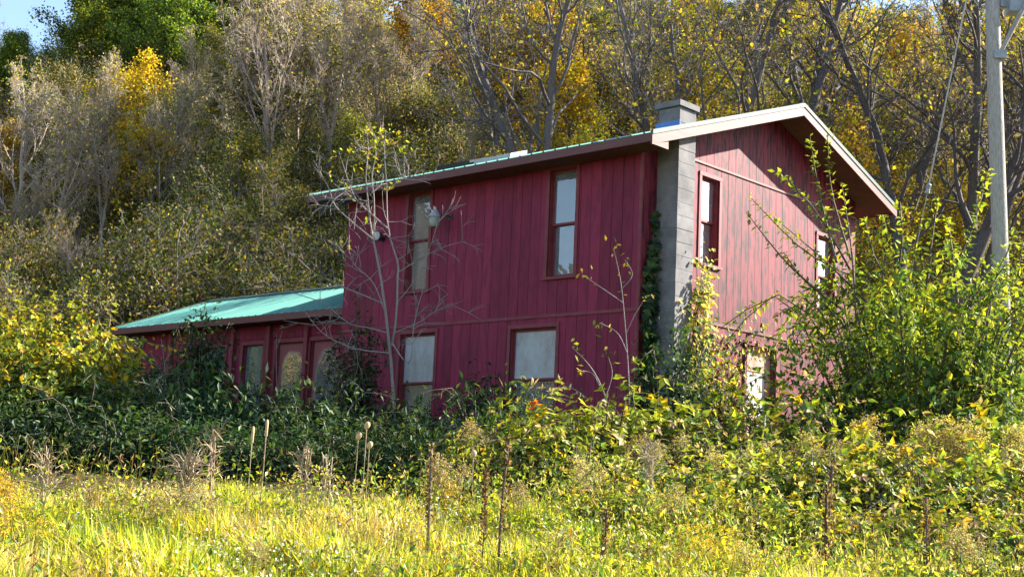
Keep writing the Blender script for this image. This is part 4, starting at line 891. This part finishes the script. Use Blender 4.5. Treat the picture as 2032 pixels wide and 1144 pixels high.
bush('wall_shrub', tuple(hw(11.3, -1.1)[:2]), 215, .7, .7, 1.9, 2200, .11, .5, SHADE, 'leafy shrub standing before the last wing window', 22)
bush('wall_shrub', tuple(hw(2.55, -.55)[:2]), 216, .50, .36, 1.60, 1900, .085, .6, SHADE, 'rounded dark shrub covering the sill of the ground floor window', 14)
k = 0
for u, v, rx, H in ((1.0, -.7, .6, 1.0), (3.7, -.7, .75, .95), (4.6, -.8, .7, 1.2), (5.4, -1.5, .8, 1.15), (7.0, -1.2, .8, 1.15), (8.1, -1.5, .9, 1.25), (9.3, -1.5, .9, 1.2), (10.3, -2.2, 1.0, 1.3), (12.2, -2.6, 1.0, 1.3), (13.8, -2.4, 1.1, 1.5), (15.2, -1.6, 1.2, 1.9), (6.4, -2.6, .9, .95), (8.0, -3.1, 1.0, .95), (9.8, -3.6, 1.0, 1.0), (11.8, -4.2, 1.1, 1.1), (4.8, -2.4, .9, .85), (13.8, -4.4, 1.2, 1.3), (12.5, -.9, .8, 1.75), (8.9, -.8, .7, 1.25), (6.9, -.6, .6, 1.3), (10.7, -.8, .8, 1.6), (7.6, -2.1, .9, 1.1)):
    q = hw(u, v); PR = globals().setdefault('LOWP', [])
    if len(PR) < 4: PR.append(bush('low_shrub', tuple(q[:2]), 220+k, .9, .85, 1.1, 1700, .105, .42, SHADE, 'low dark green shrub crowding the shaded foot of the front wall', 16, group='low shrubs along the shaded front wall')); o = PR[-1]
    else: o = copy_tree(PR[k % 4])
    o.location = (q[0], q[1], gzf(q[0], q[1])); o.rotation_euler = (0, 0, k*1.3); o.scale = (rx/.9, rx/.9, H/1.1); k += 1

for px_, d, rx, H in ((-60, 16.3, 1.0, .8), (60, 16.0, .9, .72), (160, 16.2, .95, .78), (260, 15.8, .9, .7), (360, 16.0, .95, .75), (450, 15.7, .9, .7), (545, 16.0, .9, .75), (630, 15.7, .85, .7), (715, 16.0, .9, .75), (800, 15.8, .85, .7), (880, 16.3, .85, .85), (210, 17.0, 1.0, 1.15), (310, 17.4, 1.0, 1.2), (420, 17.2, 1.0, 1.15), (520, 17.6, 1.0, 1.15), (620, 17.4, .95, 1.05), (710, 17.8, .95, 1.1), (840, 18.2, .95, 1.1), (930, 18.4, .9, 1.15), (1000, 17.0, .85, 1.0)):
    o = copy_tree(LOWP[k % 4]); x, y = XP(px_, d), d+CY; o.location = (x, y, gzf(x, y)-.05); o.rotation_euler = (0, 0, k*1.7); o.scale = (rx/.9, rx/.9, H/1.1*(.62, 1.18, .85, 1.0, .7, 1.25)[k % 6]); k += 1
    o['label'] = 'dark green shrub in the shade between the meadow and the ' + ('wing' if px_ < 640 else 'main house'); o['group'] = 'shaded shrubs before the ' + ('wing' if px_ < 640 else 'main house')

# thin bare-stemmed weed saplings before the wall corner
def sapling(seed, paths, d, label, mix, rad=.011, nl=5):
    r = np.random.default_rng(seed); P0 = at(*paths[0][0], d); root = np.array([P0[0], P0[1], gzf(P0[0], P0[1])]); g = {}; L_ = []
    for j, p in enumerate(paths):
        dep = d + r.normal(size=len(p))*.1; dep[0] = d; Pp = smooth([at(a, b, c) for (a, b), c in zip(p, dep)], 10)-root
        if j == 0: Pp[0] = (Pp[0][0], Pp[0][1], -.1)
        g.setdefault((10, 5), []).append((Pp, np.linspace(rad if j == 0 else rad*.6, .004, 10)))
        n = nl*2; L_.append(along(r, [Pp[5:]], .07, .075, .5, [mix]*3, lo=.2)); c = Pp[-1] + r.normal(size=(nl, 3))*.05
        L_.append(leaf_geo(c, rdir(r, nl)+np.array([0, 0, -.3]), rdir(r, nl)+np.array([0, 0, .6]), r.uniform(.06, .1, nl), .04, pick(r, nl, mix)))
    return plant_thing('weed_sapling', tuple(root), tubes_np(g), cat_leaf(*L_), 'bark_grey', label, 'sapling', wname='stem', lname='foliage')
SAP = {'ygreen': 3, 'ltgreen': 3, 'yellow': 2, 'tan': 1, 'green': 1}
sapling(231, [[(1250, 830), (1247, 740), (1240, 640), (1232, 560), (1218, 495)], [(1243, 660), (1262, 620), (1285, 585)], [(1236, 600), (1200, 575), (1155, 545)], [(1232, 575), (1255, 545), (1240, 515)], [(1245, 700), (1225, 660), (1190, 640)]], 16.9, 'thin pale weed sapling with sparse leaves before the wall corner', SAP)
sapling(232, [[(1215, 830), (1195, 770), (1170, 725), (1135, 688)], [(1190, 765), (1175, 740), (1150, 735)], [(1200, 790), (1215, 740), (1200, 690)]], 16.2, 'short leaning weed sapling below the ground floor window', SAP)
sapling(233, [[(553, 870), (551, 790), (548, 720), (549, 665)], [(549, 690), (556, 672), (560, 655)]], 22.5, 'thin dark sapling with leafy top before the wing windows', {'dkgreen': 3, 'green': 3})
sapling(234, [[(333, 880), (330, 780), (325, 710), (320, 672)], [(326, 720), (345, 690), (360, 680)], [(328, 750), (310, 720), (300, 700)]], 21.5, 'thin sapling with a lime green tip before the wing', {'ygreen': 3, 'green': 3, 'lime': 2})

# bramble and vine mounds across the middle of the field
BR = []
for i, (rx, H, n, sz) in enumerate(((.9, .85, 2700, .085), (.8, .75, 2400, .075), (1.0, .7, 2700, .08), (.7, .95, 2300, .09))):
    BR.append(bush('bramble_mound', (0, -4), 240+i, rx, rx*.9, H, n, sz, .62, BRAM, 'green and yellow bramble mound spreading across the weedy field', 22, arch=.55, group='bramble mounds in the weedy field', shell=.55, lump=.5, gap=.06, tri=True))
pr2 = np.random.default_rng(5); ub = set()
spots = []
for px_, d, s in ((985, 15.2, .75), (1060, 15.3, 1.05), (1130, 14.8, 1.15), (1210, 15.2, 1.2), (1300, 15.0, 1.15), (1390, 15.2, 1.1), (1480, 14.8, 1.05), (1570, 15.0, 1.1), (1660, 14.6, 1.0), (1750, 14.9, 1.1), (1850, 14.6, 1.05), (1950, 14.8, 1.1), (2050, 14.6, 1.1), (2140, 14.9, 1.1),
                  (1090, 13.7, .8), (1180, 13.6, .85), (1270, 13.4, .8), (1360, 13.3, .85), (1450, 13.2, .9), (1540, 13.0, .9), (1640, 12.9, .95), (1740, 13.0, .95), (1840, 12.8, 1.0), (1940, 12.9, 1.0), (2060, 12.8, 1.0),
                  (1420, 11.8, .62), (1520, 11.6, .75), (1610, 11.3, .75), (1720, 11.5, .8), (1820, 11.2, .8), (1920, 11.3, .85), (2030, 11.2, .9), (1250, 12.2, .55), (900, 13.9, .6), (955, 14.2, .8), (1160, 11.9, .5), (1560, 10.2, .5), (1700, 10.0, .55), (1860, 9.9, .6), (1990, 10.1, .62), (640, 11.2, .38), (470, 10.4, .42), (1080, 10.4, .5), (560, 9.6, .4), (760, 10.0, .45), (330, 9.4, .36), (930, 9.2, .42), (1230, 9.6, .5), (1130, 8.8, .4), (690, 8.6, .34), (160, 9.8, .4), (1330, 10.6, .55), (1480, 9.2, .42), (1620, 8.8, .4), (860, 11.4, .5), (980, 12.0, .55), (1780, 8.9, .42), (1950, 8.8, .45)):
    x = XP(px_, d); y = d+CY+pr2.uniform(-.2, .2); j = int(pr2.integers(4)); o = BR[j] if j not in ub else copy_tree(BR[j]); ub.add(j)
    o.location = (x, y, gzf(x, y)-.05); o.rotation_euler = (0, 0, pr2.uniform(0, 6.28)); o.scale = (s, s, s*pr2.uniform(.85, 1.15))
    wh = 'before the slender tree' if px_ < 900 else 'before the ground floor window' if px_ < 1150 else 'before the chimney' if px_ < 1420 else 'before the side door' if px_ < 1620 else 'before the large leafy shrub'
    row = 'close to the house' if d > 14.2 else 'midway in the field' if d > 12 else 'out in the sunny meadow'
    o['label'] = 'green and yellow bramble mound ' + row + ' ' + wh; o['group'] = 'bramble mounds ' + row + ' ' + wh

# goldenrod with arching seed plumes
def goldenrod(seed, H, mixp, mixl):
    r = np.random.default_rng(seed); g = {}; L_ = []; tops = []
    for k in range(5):
        a = r.uniform(0, 6.28); e = np.array([math.cos(a), math.sin(a), 0])*.12*r.random(); h = H*r.uniform(.8, 1.0)
        s_ = smooth([e*.3+[0, 0, -.1], e+[0, 0, h*.5], e*1.6+[0, 0, h]], 8); g.setdefault((8, 4), []).append((s_, np.linspace(.006, .003, 8)))
        L_.append(along(r, [s_[:6]], .022, .10, .16, mixl, lo=.15, hang=.35))
        top = s_[-1]; ax = nrm(s_[-1]-s_[-2])
        for j in range(16):
            t = j/16; q = s_[-1] - ax*(.30*t) ; d_ = np.array([math.cos(j*2.4), math.sin(j*2.4), .55]); ln = (.05+.17*t)*r.uniform(.7, 1.2)
            bpts = smooth([q, q+d_*ln*.6, q+d_*ln+np.array([0, 0, -ln*.45])], 5); g.setdefault((5, 3), []).append((bpts, np.linspace(.002, .001, 5)))
            tops.append(bpts)
    P = np.concatenate(tops); P = np.repeat(P, 3, axis=0) + r.normal(size=(len(P)*3, 3))*.009; n = len(P)
    fl = leaf_geo(P, rdir(r, n)+np.array([0, 0, .5]), rdir(r, n), r.uniform(.012, .026, n), .012, pick(r, n, mixp), 'quad')
    return tubes_np(g), cat_leaf(*L_), fl
GP = []
for i, (H, mp_, ml) in enumerate(((1.15, {'gold': .7, 'yellow': 2, 'straw': 5, 'pale': 2, 'ygreen': 1.5}, [{'green': 3, 'brown': 2}, {'ltgreen': 3, 'ygreen': 3}, {'ygreen': 3, 'yellow': 2}]), (1.0, {'straw': 4, 'pale': 3, 'tan': 3, 'yellow': 1}, [{'brown': 2, 'tan': 2}, {'ygreen': 3, 'olive': 2}, {'yellow': 3, 'ygreen': 3}]), (.9, {'yellow': 4, 'gold': 3, 'lime': 1}, [{'olive': 3}, {'ygreen': 3}, {'ygreen': 3, 'yellow': 2}]))):
    w_, l_, f_ = goldenrod(260+i, H, mp_, ml)
    o = plant_thing('goldenrod', (0, -5, gzf(0, -5)), w_, l_, 'stem_green', ('goldenrod with a tan and gold drooping plume among the brambles', 'faded straw-coloured goldenrod gone to seed in the field', 'short goldenrod with bright yellow plume in the sunny grass')[i], 'weed', ('gold plumed goldenrod among brambles', 'faded goldenrod gone to seed', 'short bright goldenrod')[i], wname='stem', lname='leaf_spray')
    link('plume', mesh_np('plume', f_[0], [f_[1]], M['leaf'], col=f_[2]), o); GP.append(o)
ub = set()
for px_, d, s, j in ((1712, 14.0, 1.05, 0), (1728, 14.1, .95, 0), (1690, 14.3, .85, 1), (1828, 13.8, 1.1, 0), (1845, 14.0, 1.0, 0), (1810, 14.2, .9, 1), (1915, 13.9, 1.05, 0), (1940, 14.0, 1.05, 1), (1965, 13.8, 1.1, 0), (1990, 14.0, 1.0, 1), (2015, 13.9, 1.1, 0), (2035, 14.1, 1.0, 1), (1890, 14.2, .9, 1), (1290, 14.2, .85, 1), (1330, 14.0, .8, 1), (1260, 14.4, .8, 1), (1365, 14.3, .85, 1), (1180, 14.2, .7, 1), (960, 14.4, .8, 0), (1425, 13.6, .75, 1), (1490, 13.8, .75, 1), (1540, 14.1, .8, 1),
                     (12, 9.8, .85, 2), (30, 10.0, .8, 2), (48, 10.1, .68, 2), (-10, 9.9, .9, 2), (20, 9.4, .7, 2), (903, 11.6, .8, 1), (912, 11.7, .7, 2), (418, 10.6, .72, 1), (1395, 9.6, .62, 2), (1420, 9.4, .6, 2), (1445, 9.7, .62, 2), (1380, 9.2, .5, 2), (1460, 9.3, .55, 2), (1905, 9.6, .7, 1), (1925, 9.7, .62, 1), (470, 11.0, .5, 1), (200, 11.2, .5, 1), (1780, 14.3, .85, 1), (1600, 14.4, .8, 1), (1640, 14.2, .85, 0), (120, 9.0, .6, 2), (260, 8.6, .55, 2), (540, 8.8, .5, 1), (640, 9.6, .55, 2), (780, 8.6, .5, 1), (330, 10.6, .6, 1), (1120, 9.4, .6, 1), (1250, 8.8, .55, 2), (1520, 8.8, .6, 1), (1330, 11.4, .7, 1), (1180, 12.4, .8, 1), (1050, 11.2, .6, 1)):
    x = XP(px_, d); y = d+CY; o = GP[j] if j not in ub else copy_tree(GP[j]); ub.add(j)
    o.location = (x, y, gzf(x, y)-.04); o.rotation_euler = (pr2.normal()*.06, pr2.normal()*.06, pr2.uniform(0, 6.28)); o.scale = (s*1.1, s*1.1, s)

# dead mullein stalks
def stalk(px_, top, d, label, lean=0, rad=.014):
    r = np.random.default_rng(int(px_)); e = at(px_, top, d); b = np.array([e[0]-lean, e[1], 0]); b[2] = gzf(b[0], b[1]); h = e-b; g = {(10, 6): [(smooth([(0, 0, -.1), h*.5+r.normal(size=3)*.012, h], 10), np.linspace(rad*.8, rad*.6, 10))]}
    n = 170; t = r.uniform(.45, 1, n); a = np.arange(n)*2.4; P = h*t[:, None] + np.stack([np.cos(a), np.sin(a), a*0], 1)*rad*.8
    D = np.stack([np.cos(a), np.sin(a), .9+a*0], 1); l = leaf_geo(P, D, rdir(r, n), .026, .02, pick(r, n, {'brown': 5, 'tan': 2}))
    plant_thing('mullein_stalk', tuple(b), tubes_np(g), l, 'stem_brown', label, 'dry stalk', wname='stalk', lname='seed_spike')
stalk(1010, 868, 9.0, 'tall brown dead mullein stalk standing straight in the bright grass', .02, .015)
stalk(857, 880, 9.8, 'brown dead mullein stalk beside the golden plume', -.02, .017)
stalk(1652, 912, 9.2, 'taller of two dead mullein stalks standing together', .02, .016)
stalk(1640, 960, 9.1, 'shorter of two dead mullein stalks standing together', .0, .017)
stalk(1204, 1010, 9.3, 'short dark dead stalk in the bright grass', .02, .012)
stalk(1838, 985, 9.5, 'dark dead stalk among the shaded brambles', .0, .012)
stalk(965, 930, 9.0, 'thin dark dead stalk next to the tall mullein', .01, .008)

# cattail-like seed rod and dried round seed heads
def seedhead(px_, py_, d, kind, label, lean=.02):
    e = at(px_, py_, d); b = np.array([e[0]-lean, e[1], gzf(e[0]-lean, e[1])]); h = e-b
    o = empty('seed_stalk', tuple(b)); tag(o, label, 'dry stalk')
    MB().tube(smooth([(0, 0, -.1), h*.5+np.array([lean*.3, 0, 0]), h], 8), np.linspace(.005, .004, 8), 6).build('stalk', M['stem_tan'], o, True)
    if kind == 'rod': MB().lathe([(.004, -.02), (.012, -.01), (.013, .10), (.008, .125), (.002, .13)], tuple(h), tuple(h), 10).build('seed_head', M['seed_tan'], o, True)
    else: MB().lathe([(.006, -.03), (.022, -.015), (.027, .01), (.022, .032), (.008, .042)], tuple(h), tuple(h+np.array([.3, -.2, 0])), 10).build('seed_head', M['seed_tan'], o, True)
seedhead(528, 862, 11.5, 'rod', 'slim stalk topped by a tan rod-shaped seed head')
seedhead(728, 845, 12.2, 'ball', 'tallest dried round seed head on a thin stem')
seedhead(711, 866, 12.2, 'ball', 'dried tan seed head nodding beside the tallest one', .03); seedhead(733, 884, 12.1, 'ball', 'lowest dried round seed head by the bramble mound'); seedhead(939, 902, 11.6, 'ball', 'dried seed head leaning near the golden plume', -.05)
seedhead(500, 875, 11.6, 'rod', 'slim dry stalk with a short pale seed rod')

# dry fountains of pale blades
def fountain(px_, py_, d, n, Lh, label, seed):
    r = np.random.default_rng(seed); c = at(px_, py_, d); b = np.array([c[0], c[1], gzf(c[0], c[1])]); h = c[2]-b[2]
    o = empty('dry_grass_fountain', tuple(b)); tag(o, label, 'dry grass'); sts = []
    for i in range(n):
        a = r.uniform(0, 6.28); el = r.uniform(.1, 1.35); dd = np.array([math.cos(a)*math.cos(el), math.sin(a)*math.cos(el), math.sin(el)]); p0 = np.array([r.normal()*.03, r.normal()*.03, h*r.uniform(.55, 1.0)]); ln = Lh*r.uniform(.5, 1.1)
        sts.append((smooth([p0, p0+dd*ln*.6, p0+dd*ln+np.array([0, 0, -ln*.25*r.random()])], 5), np.linspace(.0045, .0015, 5)))
    stm = [(smooth([(r.normal()*.02, r.normal()*.02, -.05), (r.normal()*.02, r.normal()*.02, h*.5), (r.normal()*.03, r.normal()*.03, h)], 5), np.linspace(.005, .004, 5)) for _ in range(5)]
    V, F = tubes_np({(5, 3): sts}); link('blade_spray', mesh_np('blade_spray', V, [F], M['stem_tan']), o)
    V, F = tubes_np({(5, 4): stm}); link('stalk', mesh_np('stalk', V, [F], M['stem_tan']), o)
fountain(375, 915, 11.0, 190, .24, 'large pale tan fountain of dry grass blades at the meadow edge', 301)
fountain(425, 862, 11.2, 50, .17, 'tall pale dry grass head spreading above the meadow', 302)
fountain(608, 888, 11.4, 60, .16, 'pale star-shaped dry grass head before the dark shrubs', 303)
fountain(650, 905, 11.5, 40, .13, 'smaller pale dry grass head beside the star-shaped one', 304)
fountain(90, 900, 10.8, 70, .20, 'grey dry grass tuft near the yellow goldenrod', 305)
fountain(1290, 880, 12.4, 80, .22, 'pinkish dry grass spray in the bramble mounds', 306)
# single orange dead leaf cluster
r = np.random.default_rng(310); c = at(1060, 806, 14.6); n = 9
lf = leaf_geo(r.normal(size=(n, 3))*.02, rdir(r, n), rdir(r, n), .09, .07, pick(r, n, {'orange': 1}))
o = link('dead_leaf_cluster', mesh_np('dead_leaf_cluster', lf[0], [lf[1]], M['leaf'], col=lf[2])); o.location = tuple(c); tag(o, 'curled bright orange dead leaves caught on the bramble', 'leaves')

# ------------------------------------------------------------------ meadow
def field_pts(r, n, d0, d1, xl=-200, xr=2232):
    d = np.sqrt(r.uniform(d0**2, d1**2, n)); p_ = r.uniform(xl, xr, n); x = CX + (p_-1016)/2663.6*d; y = d+CY
    return x, y, ground_z(x, y), p_, d
def vnoise(x, y, s, seed):
    q = np.random.default_rng(seed).uniform(0, 6.28, 6); return (np.sin(x*s+q[0]+1.3*np.sin(y*s*.7+q[1])) + np.sin(y*s*1.3+q[2]+1.1*np.sin(x*s*.6+q[3])) + np.sin((x+y)*s*.8+q[4]))/3
def grass():
    r = np.random.default_rng(400); n = 230000; x, y, z, p_, d = field_pts(r, n, 5.2, 13.0)
    cl = vnoise(x, y, 5.0, 1); keep = (cl + r.normal(size=n)*.4 > -.42) & ~((p_ > 1480) & (d > 10.2) & (r.random(n) < .75)) & ~((p_ > 1000) & (d > 11.8) & (r.random(n) < .7))
    x, y, z, p_, d = [a[keep] for a in (x, y, z, p_, d)]; n = len(x)
    h = r.uniform(.16, .50, n)*(1+.35*vnoise(x, y, 1.6, 2)+.35*vnoise(x, y, 4.3, 12)); h *= np.where(p_ < 900, .95, .9); h *= np.where((p_ < 950) & (d > 11), .62, 1); w = r.uniform(.004, .010, n); a = r.uniform(0, 6.28, n); lean = r.uniform(.05, .75, n)*h
    e = np.stack([np.cos(a), np.sin(a)], 1); s_ = np.stack([-np.sin(a), np.cos(a), a*0], 1)*w[:, None]
    B = np.stack([x, y, z-.03], 1); Mi = B + np.stack([e[:, 0]*lean*.35, e[:, 1]*lean*.35, h*.62], 1); T = B + np.stack([e[:, 0]*lean, e[:, 1]*lean, h*(1-.25*(lean/h))], 1)
    V = np.stack([B-s_, B+s_, Mi+s_*.8, Mi-s_*.8, T], 1).reshape(-1, 3); i = np.arange(n)*5
    Q = np.stack([i, i+1, i+2, i+3], 1); Tt = np.stack([i+3, i+2, i+4], 1)
    c1 = pick(r, n, {'lime': 4, 'ygreen': 6, 'ltgreen': 3, 'straw': 1.6, 'yellow': 1.4}); c2 = pick(r, n, {'straw': 5, 'tan': 2, 'yellow': 2, 'ygreen': 3, 'pale': 2}); c3 = pick(r, n, {'green': 3, 'ltgreen': 4, 'ygreen': 2})
    m_ = vnoise(x, y, 1.9, 3) + r.normal(size=n)*.25 + np.where((p_ < 500) & (d < 8.5), .25, 0) + np.where(d > 11, .2, 0); col = 1.35*np.where((m_ > .32)[:, None], c2, np.where((m_ < -.45)[:, None], c3, c1))
    o = link('grass', mesh_np('grass', V, [Tt, Q], M['grass'], col=np.repeat(col, 5, axis=0))); tag(o, 'bright yellow green meadow grass in the foreground', 'grass', kind='stuff')
grass()
def foxtails():
    r = np.random.default_rng(401); n = 2300; x, y, z, p_, d = field_pts(r, n, 5.5, 13.0)
    keep = (vnoise(x, y, 1.7, 5) > -.25) & ~((p_ > 1500) & (d > 10.0)); x, y, z, d = x[keep], y[keep], z[keep], d[keep]; n = len(x)
    h = r.uniform(.42, .72, n); a = r.uniform(0, 6.28, n); l = r.uniform(.05, .22, n)
    S_, Hd = [], []
    for i in range(n):
        b = np.array([x[i], y[i], z[i]-.05]); e = np.array([math.cos(a[i])*l[i], math.sin(a[i])*l[i], 0]); p = smooth([b, b+e*.25+[0, 0, h[i]*.6], b+e+[0, 0, h[i]]], 4); S_.append((p, np.array([.002, .002, .0018, .0015])))
        t = nrm(p[-1]-p[-2]+e*.4-np.array([0, 0, .05])); q = p[-1]; hl = r.uniform(.03, .055); Hd.append((np.stack([q-t*.005, q+t*hl*.3, q+t*hl*.75, q+t*hl]), np.array([.002, .0048, .004, .001])))
    V, F = tubes_np({(4, 3): S_}); V2, F2 = tubes_np({(4, 4): Hd}); c1 = np.repeat(pick(r, n, {'straw': 4, 'ygreen': 3, 'tan': 2}), 12, axis=0); c2 = np.repeat(pick(r, n, {'straw': 5, 'ygreen': 2, 'gold': 1, 'tan': 2})*.8, 16, axis=0)
    o = link('foxtail_grass', mesh_np('foxtail_grass', np.concatenate([V, V2]), [np.concatenate([F, F2+len(V)])], M['grass'], col=np.concatenate([c1, c2]))); tag(o, 'dry foxtail seed heads standing over the meadow grass', 'grass', kind='stuff')
foxtails()
def weeds():
    r = np.random.default_rng(402); n = 4200; x, y, z, p_, d = field_pts(r, n, 5.6, 15.5)
    keep = -9.0*((p_ < 900) & (d > 12.2)) + vnoise(x, y, 1.3, 8) + r.normal(size=n)*.3 + np.where((p_ > 500) & (p_ < 1500), .3, -.05) + np.where(d > 10, .15, 0) > .12; x, y, z, p_, d = [a_[keep] for a_ in (x, y, z, p_, d)]; m_ = len(x); per = 22
    h = r.uniform(.25, .68, m_); idx = np.repeat(np.arange(m_), per); t = r.uniform(.15, 1, len(idx)); P = np.stack([x[idx], y[idx], z[idx]+h[idx]*t], 1) + r.normal(size=(len(idx), 3))*np.array([.07, .07, .02])
    D = rdir(r, len(idx)) + np.array([0, 0, -.1]); Nn = rdir(r, len(idx))*.7 + np.array([0, 0, .9]); sz = r.uniform(.028, .062, len(idx))
    ca = pick(r, len(idx), {'green': 2, 'ltgreen': 4, 'ygreen': 5, 'lime': 2, 'yellow': 1, 'tan': .8}); cb = pick(r, len(idx), {'straw': 2, 'tan': 3, 'yellow': 2, 'ygreen': 3, 'brown': 1})
    wh = (r.random(m_) < .3)[idx]; col = np.where(wh[:, None], cb, ca)
    l = leaf_geo(P, D, Nn, sz, sz*.5, col); o = link('meadow_weeds', mesh_np('meadow_weeds', l[0], [l[1]], M['leaf'], col=l[2])); tag(o, 'mixed low leafy weeds growing through the meadow', 'weeds', kind='stuff')
    # white aster sprays
    n = 90; x, y, z, p_, d = field_pts(r, n, 6, 11.5, -100, 1500); idx = np.repeat(np.arange(n), 26); P = np.stack([x[idx], y[idx], z[idx]+.36], 1) + r.normal(size=(len(idx), 3))*np.array([.10, .10, .05])
    l = leaf_geo(P, rdir(r, len(idx)), rdir(r, len(idx))*.6+np.array([0, -.3, .8]), .020, .018, pick(r, len(idx), {'white': 5, 'pale': 2}), 'quad'); o = link('aster_flowers', mesh_np('aster_flowers', l[0], [l[1]], M['leaf'], col=l[2])); tag(o, 'tiny white aster flowers sprinkled through the meadow', 'flowers', kind='stuff')
    # rank ground cover under the brambles and round the house
    n = 16000; x, y, z, p_, d = field_pts(r, n, 11.5, 21, -260, 2300); q = np.stack([x, y, x*0], 1); ok = ~((q@VD > -.25) & (q@UD > -.3)) & ~((p_ < 900) & (d < 14.3)); x, y, z = x[ok], y[ok], z[ok]; n = len(x)
    P = np.stack([x, y, z+r.uniform(.02, .45, n)], 1); sz = r.uniform(.05, .11, n)
    l = leaf_geo(P, rdir(r, n), rdir(r, n)*.7+np.array([0, 0, .9]), sz, sz*.5, pick(r, n, {'dkgreen': 4, 'green': 4, 'olive': 2, 'ltgreen': 1.5, 'brown': 1})); o = link('ground_cover', mesh_np('ground_cover', l[0], [l[1]], M['leaf'], col=l[2])); tag(o, 'dark leafy ground cover round the house and brambles', 'ground cover', kind='stuff')
weeds()
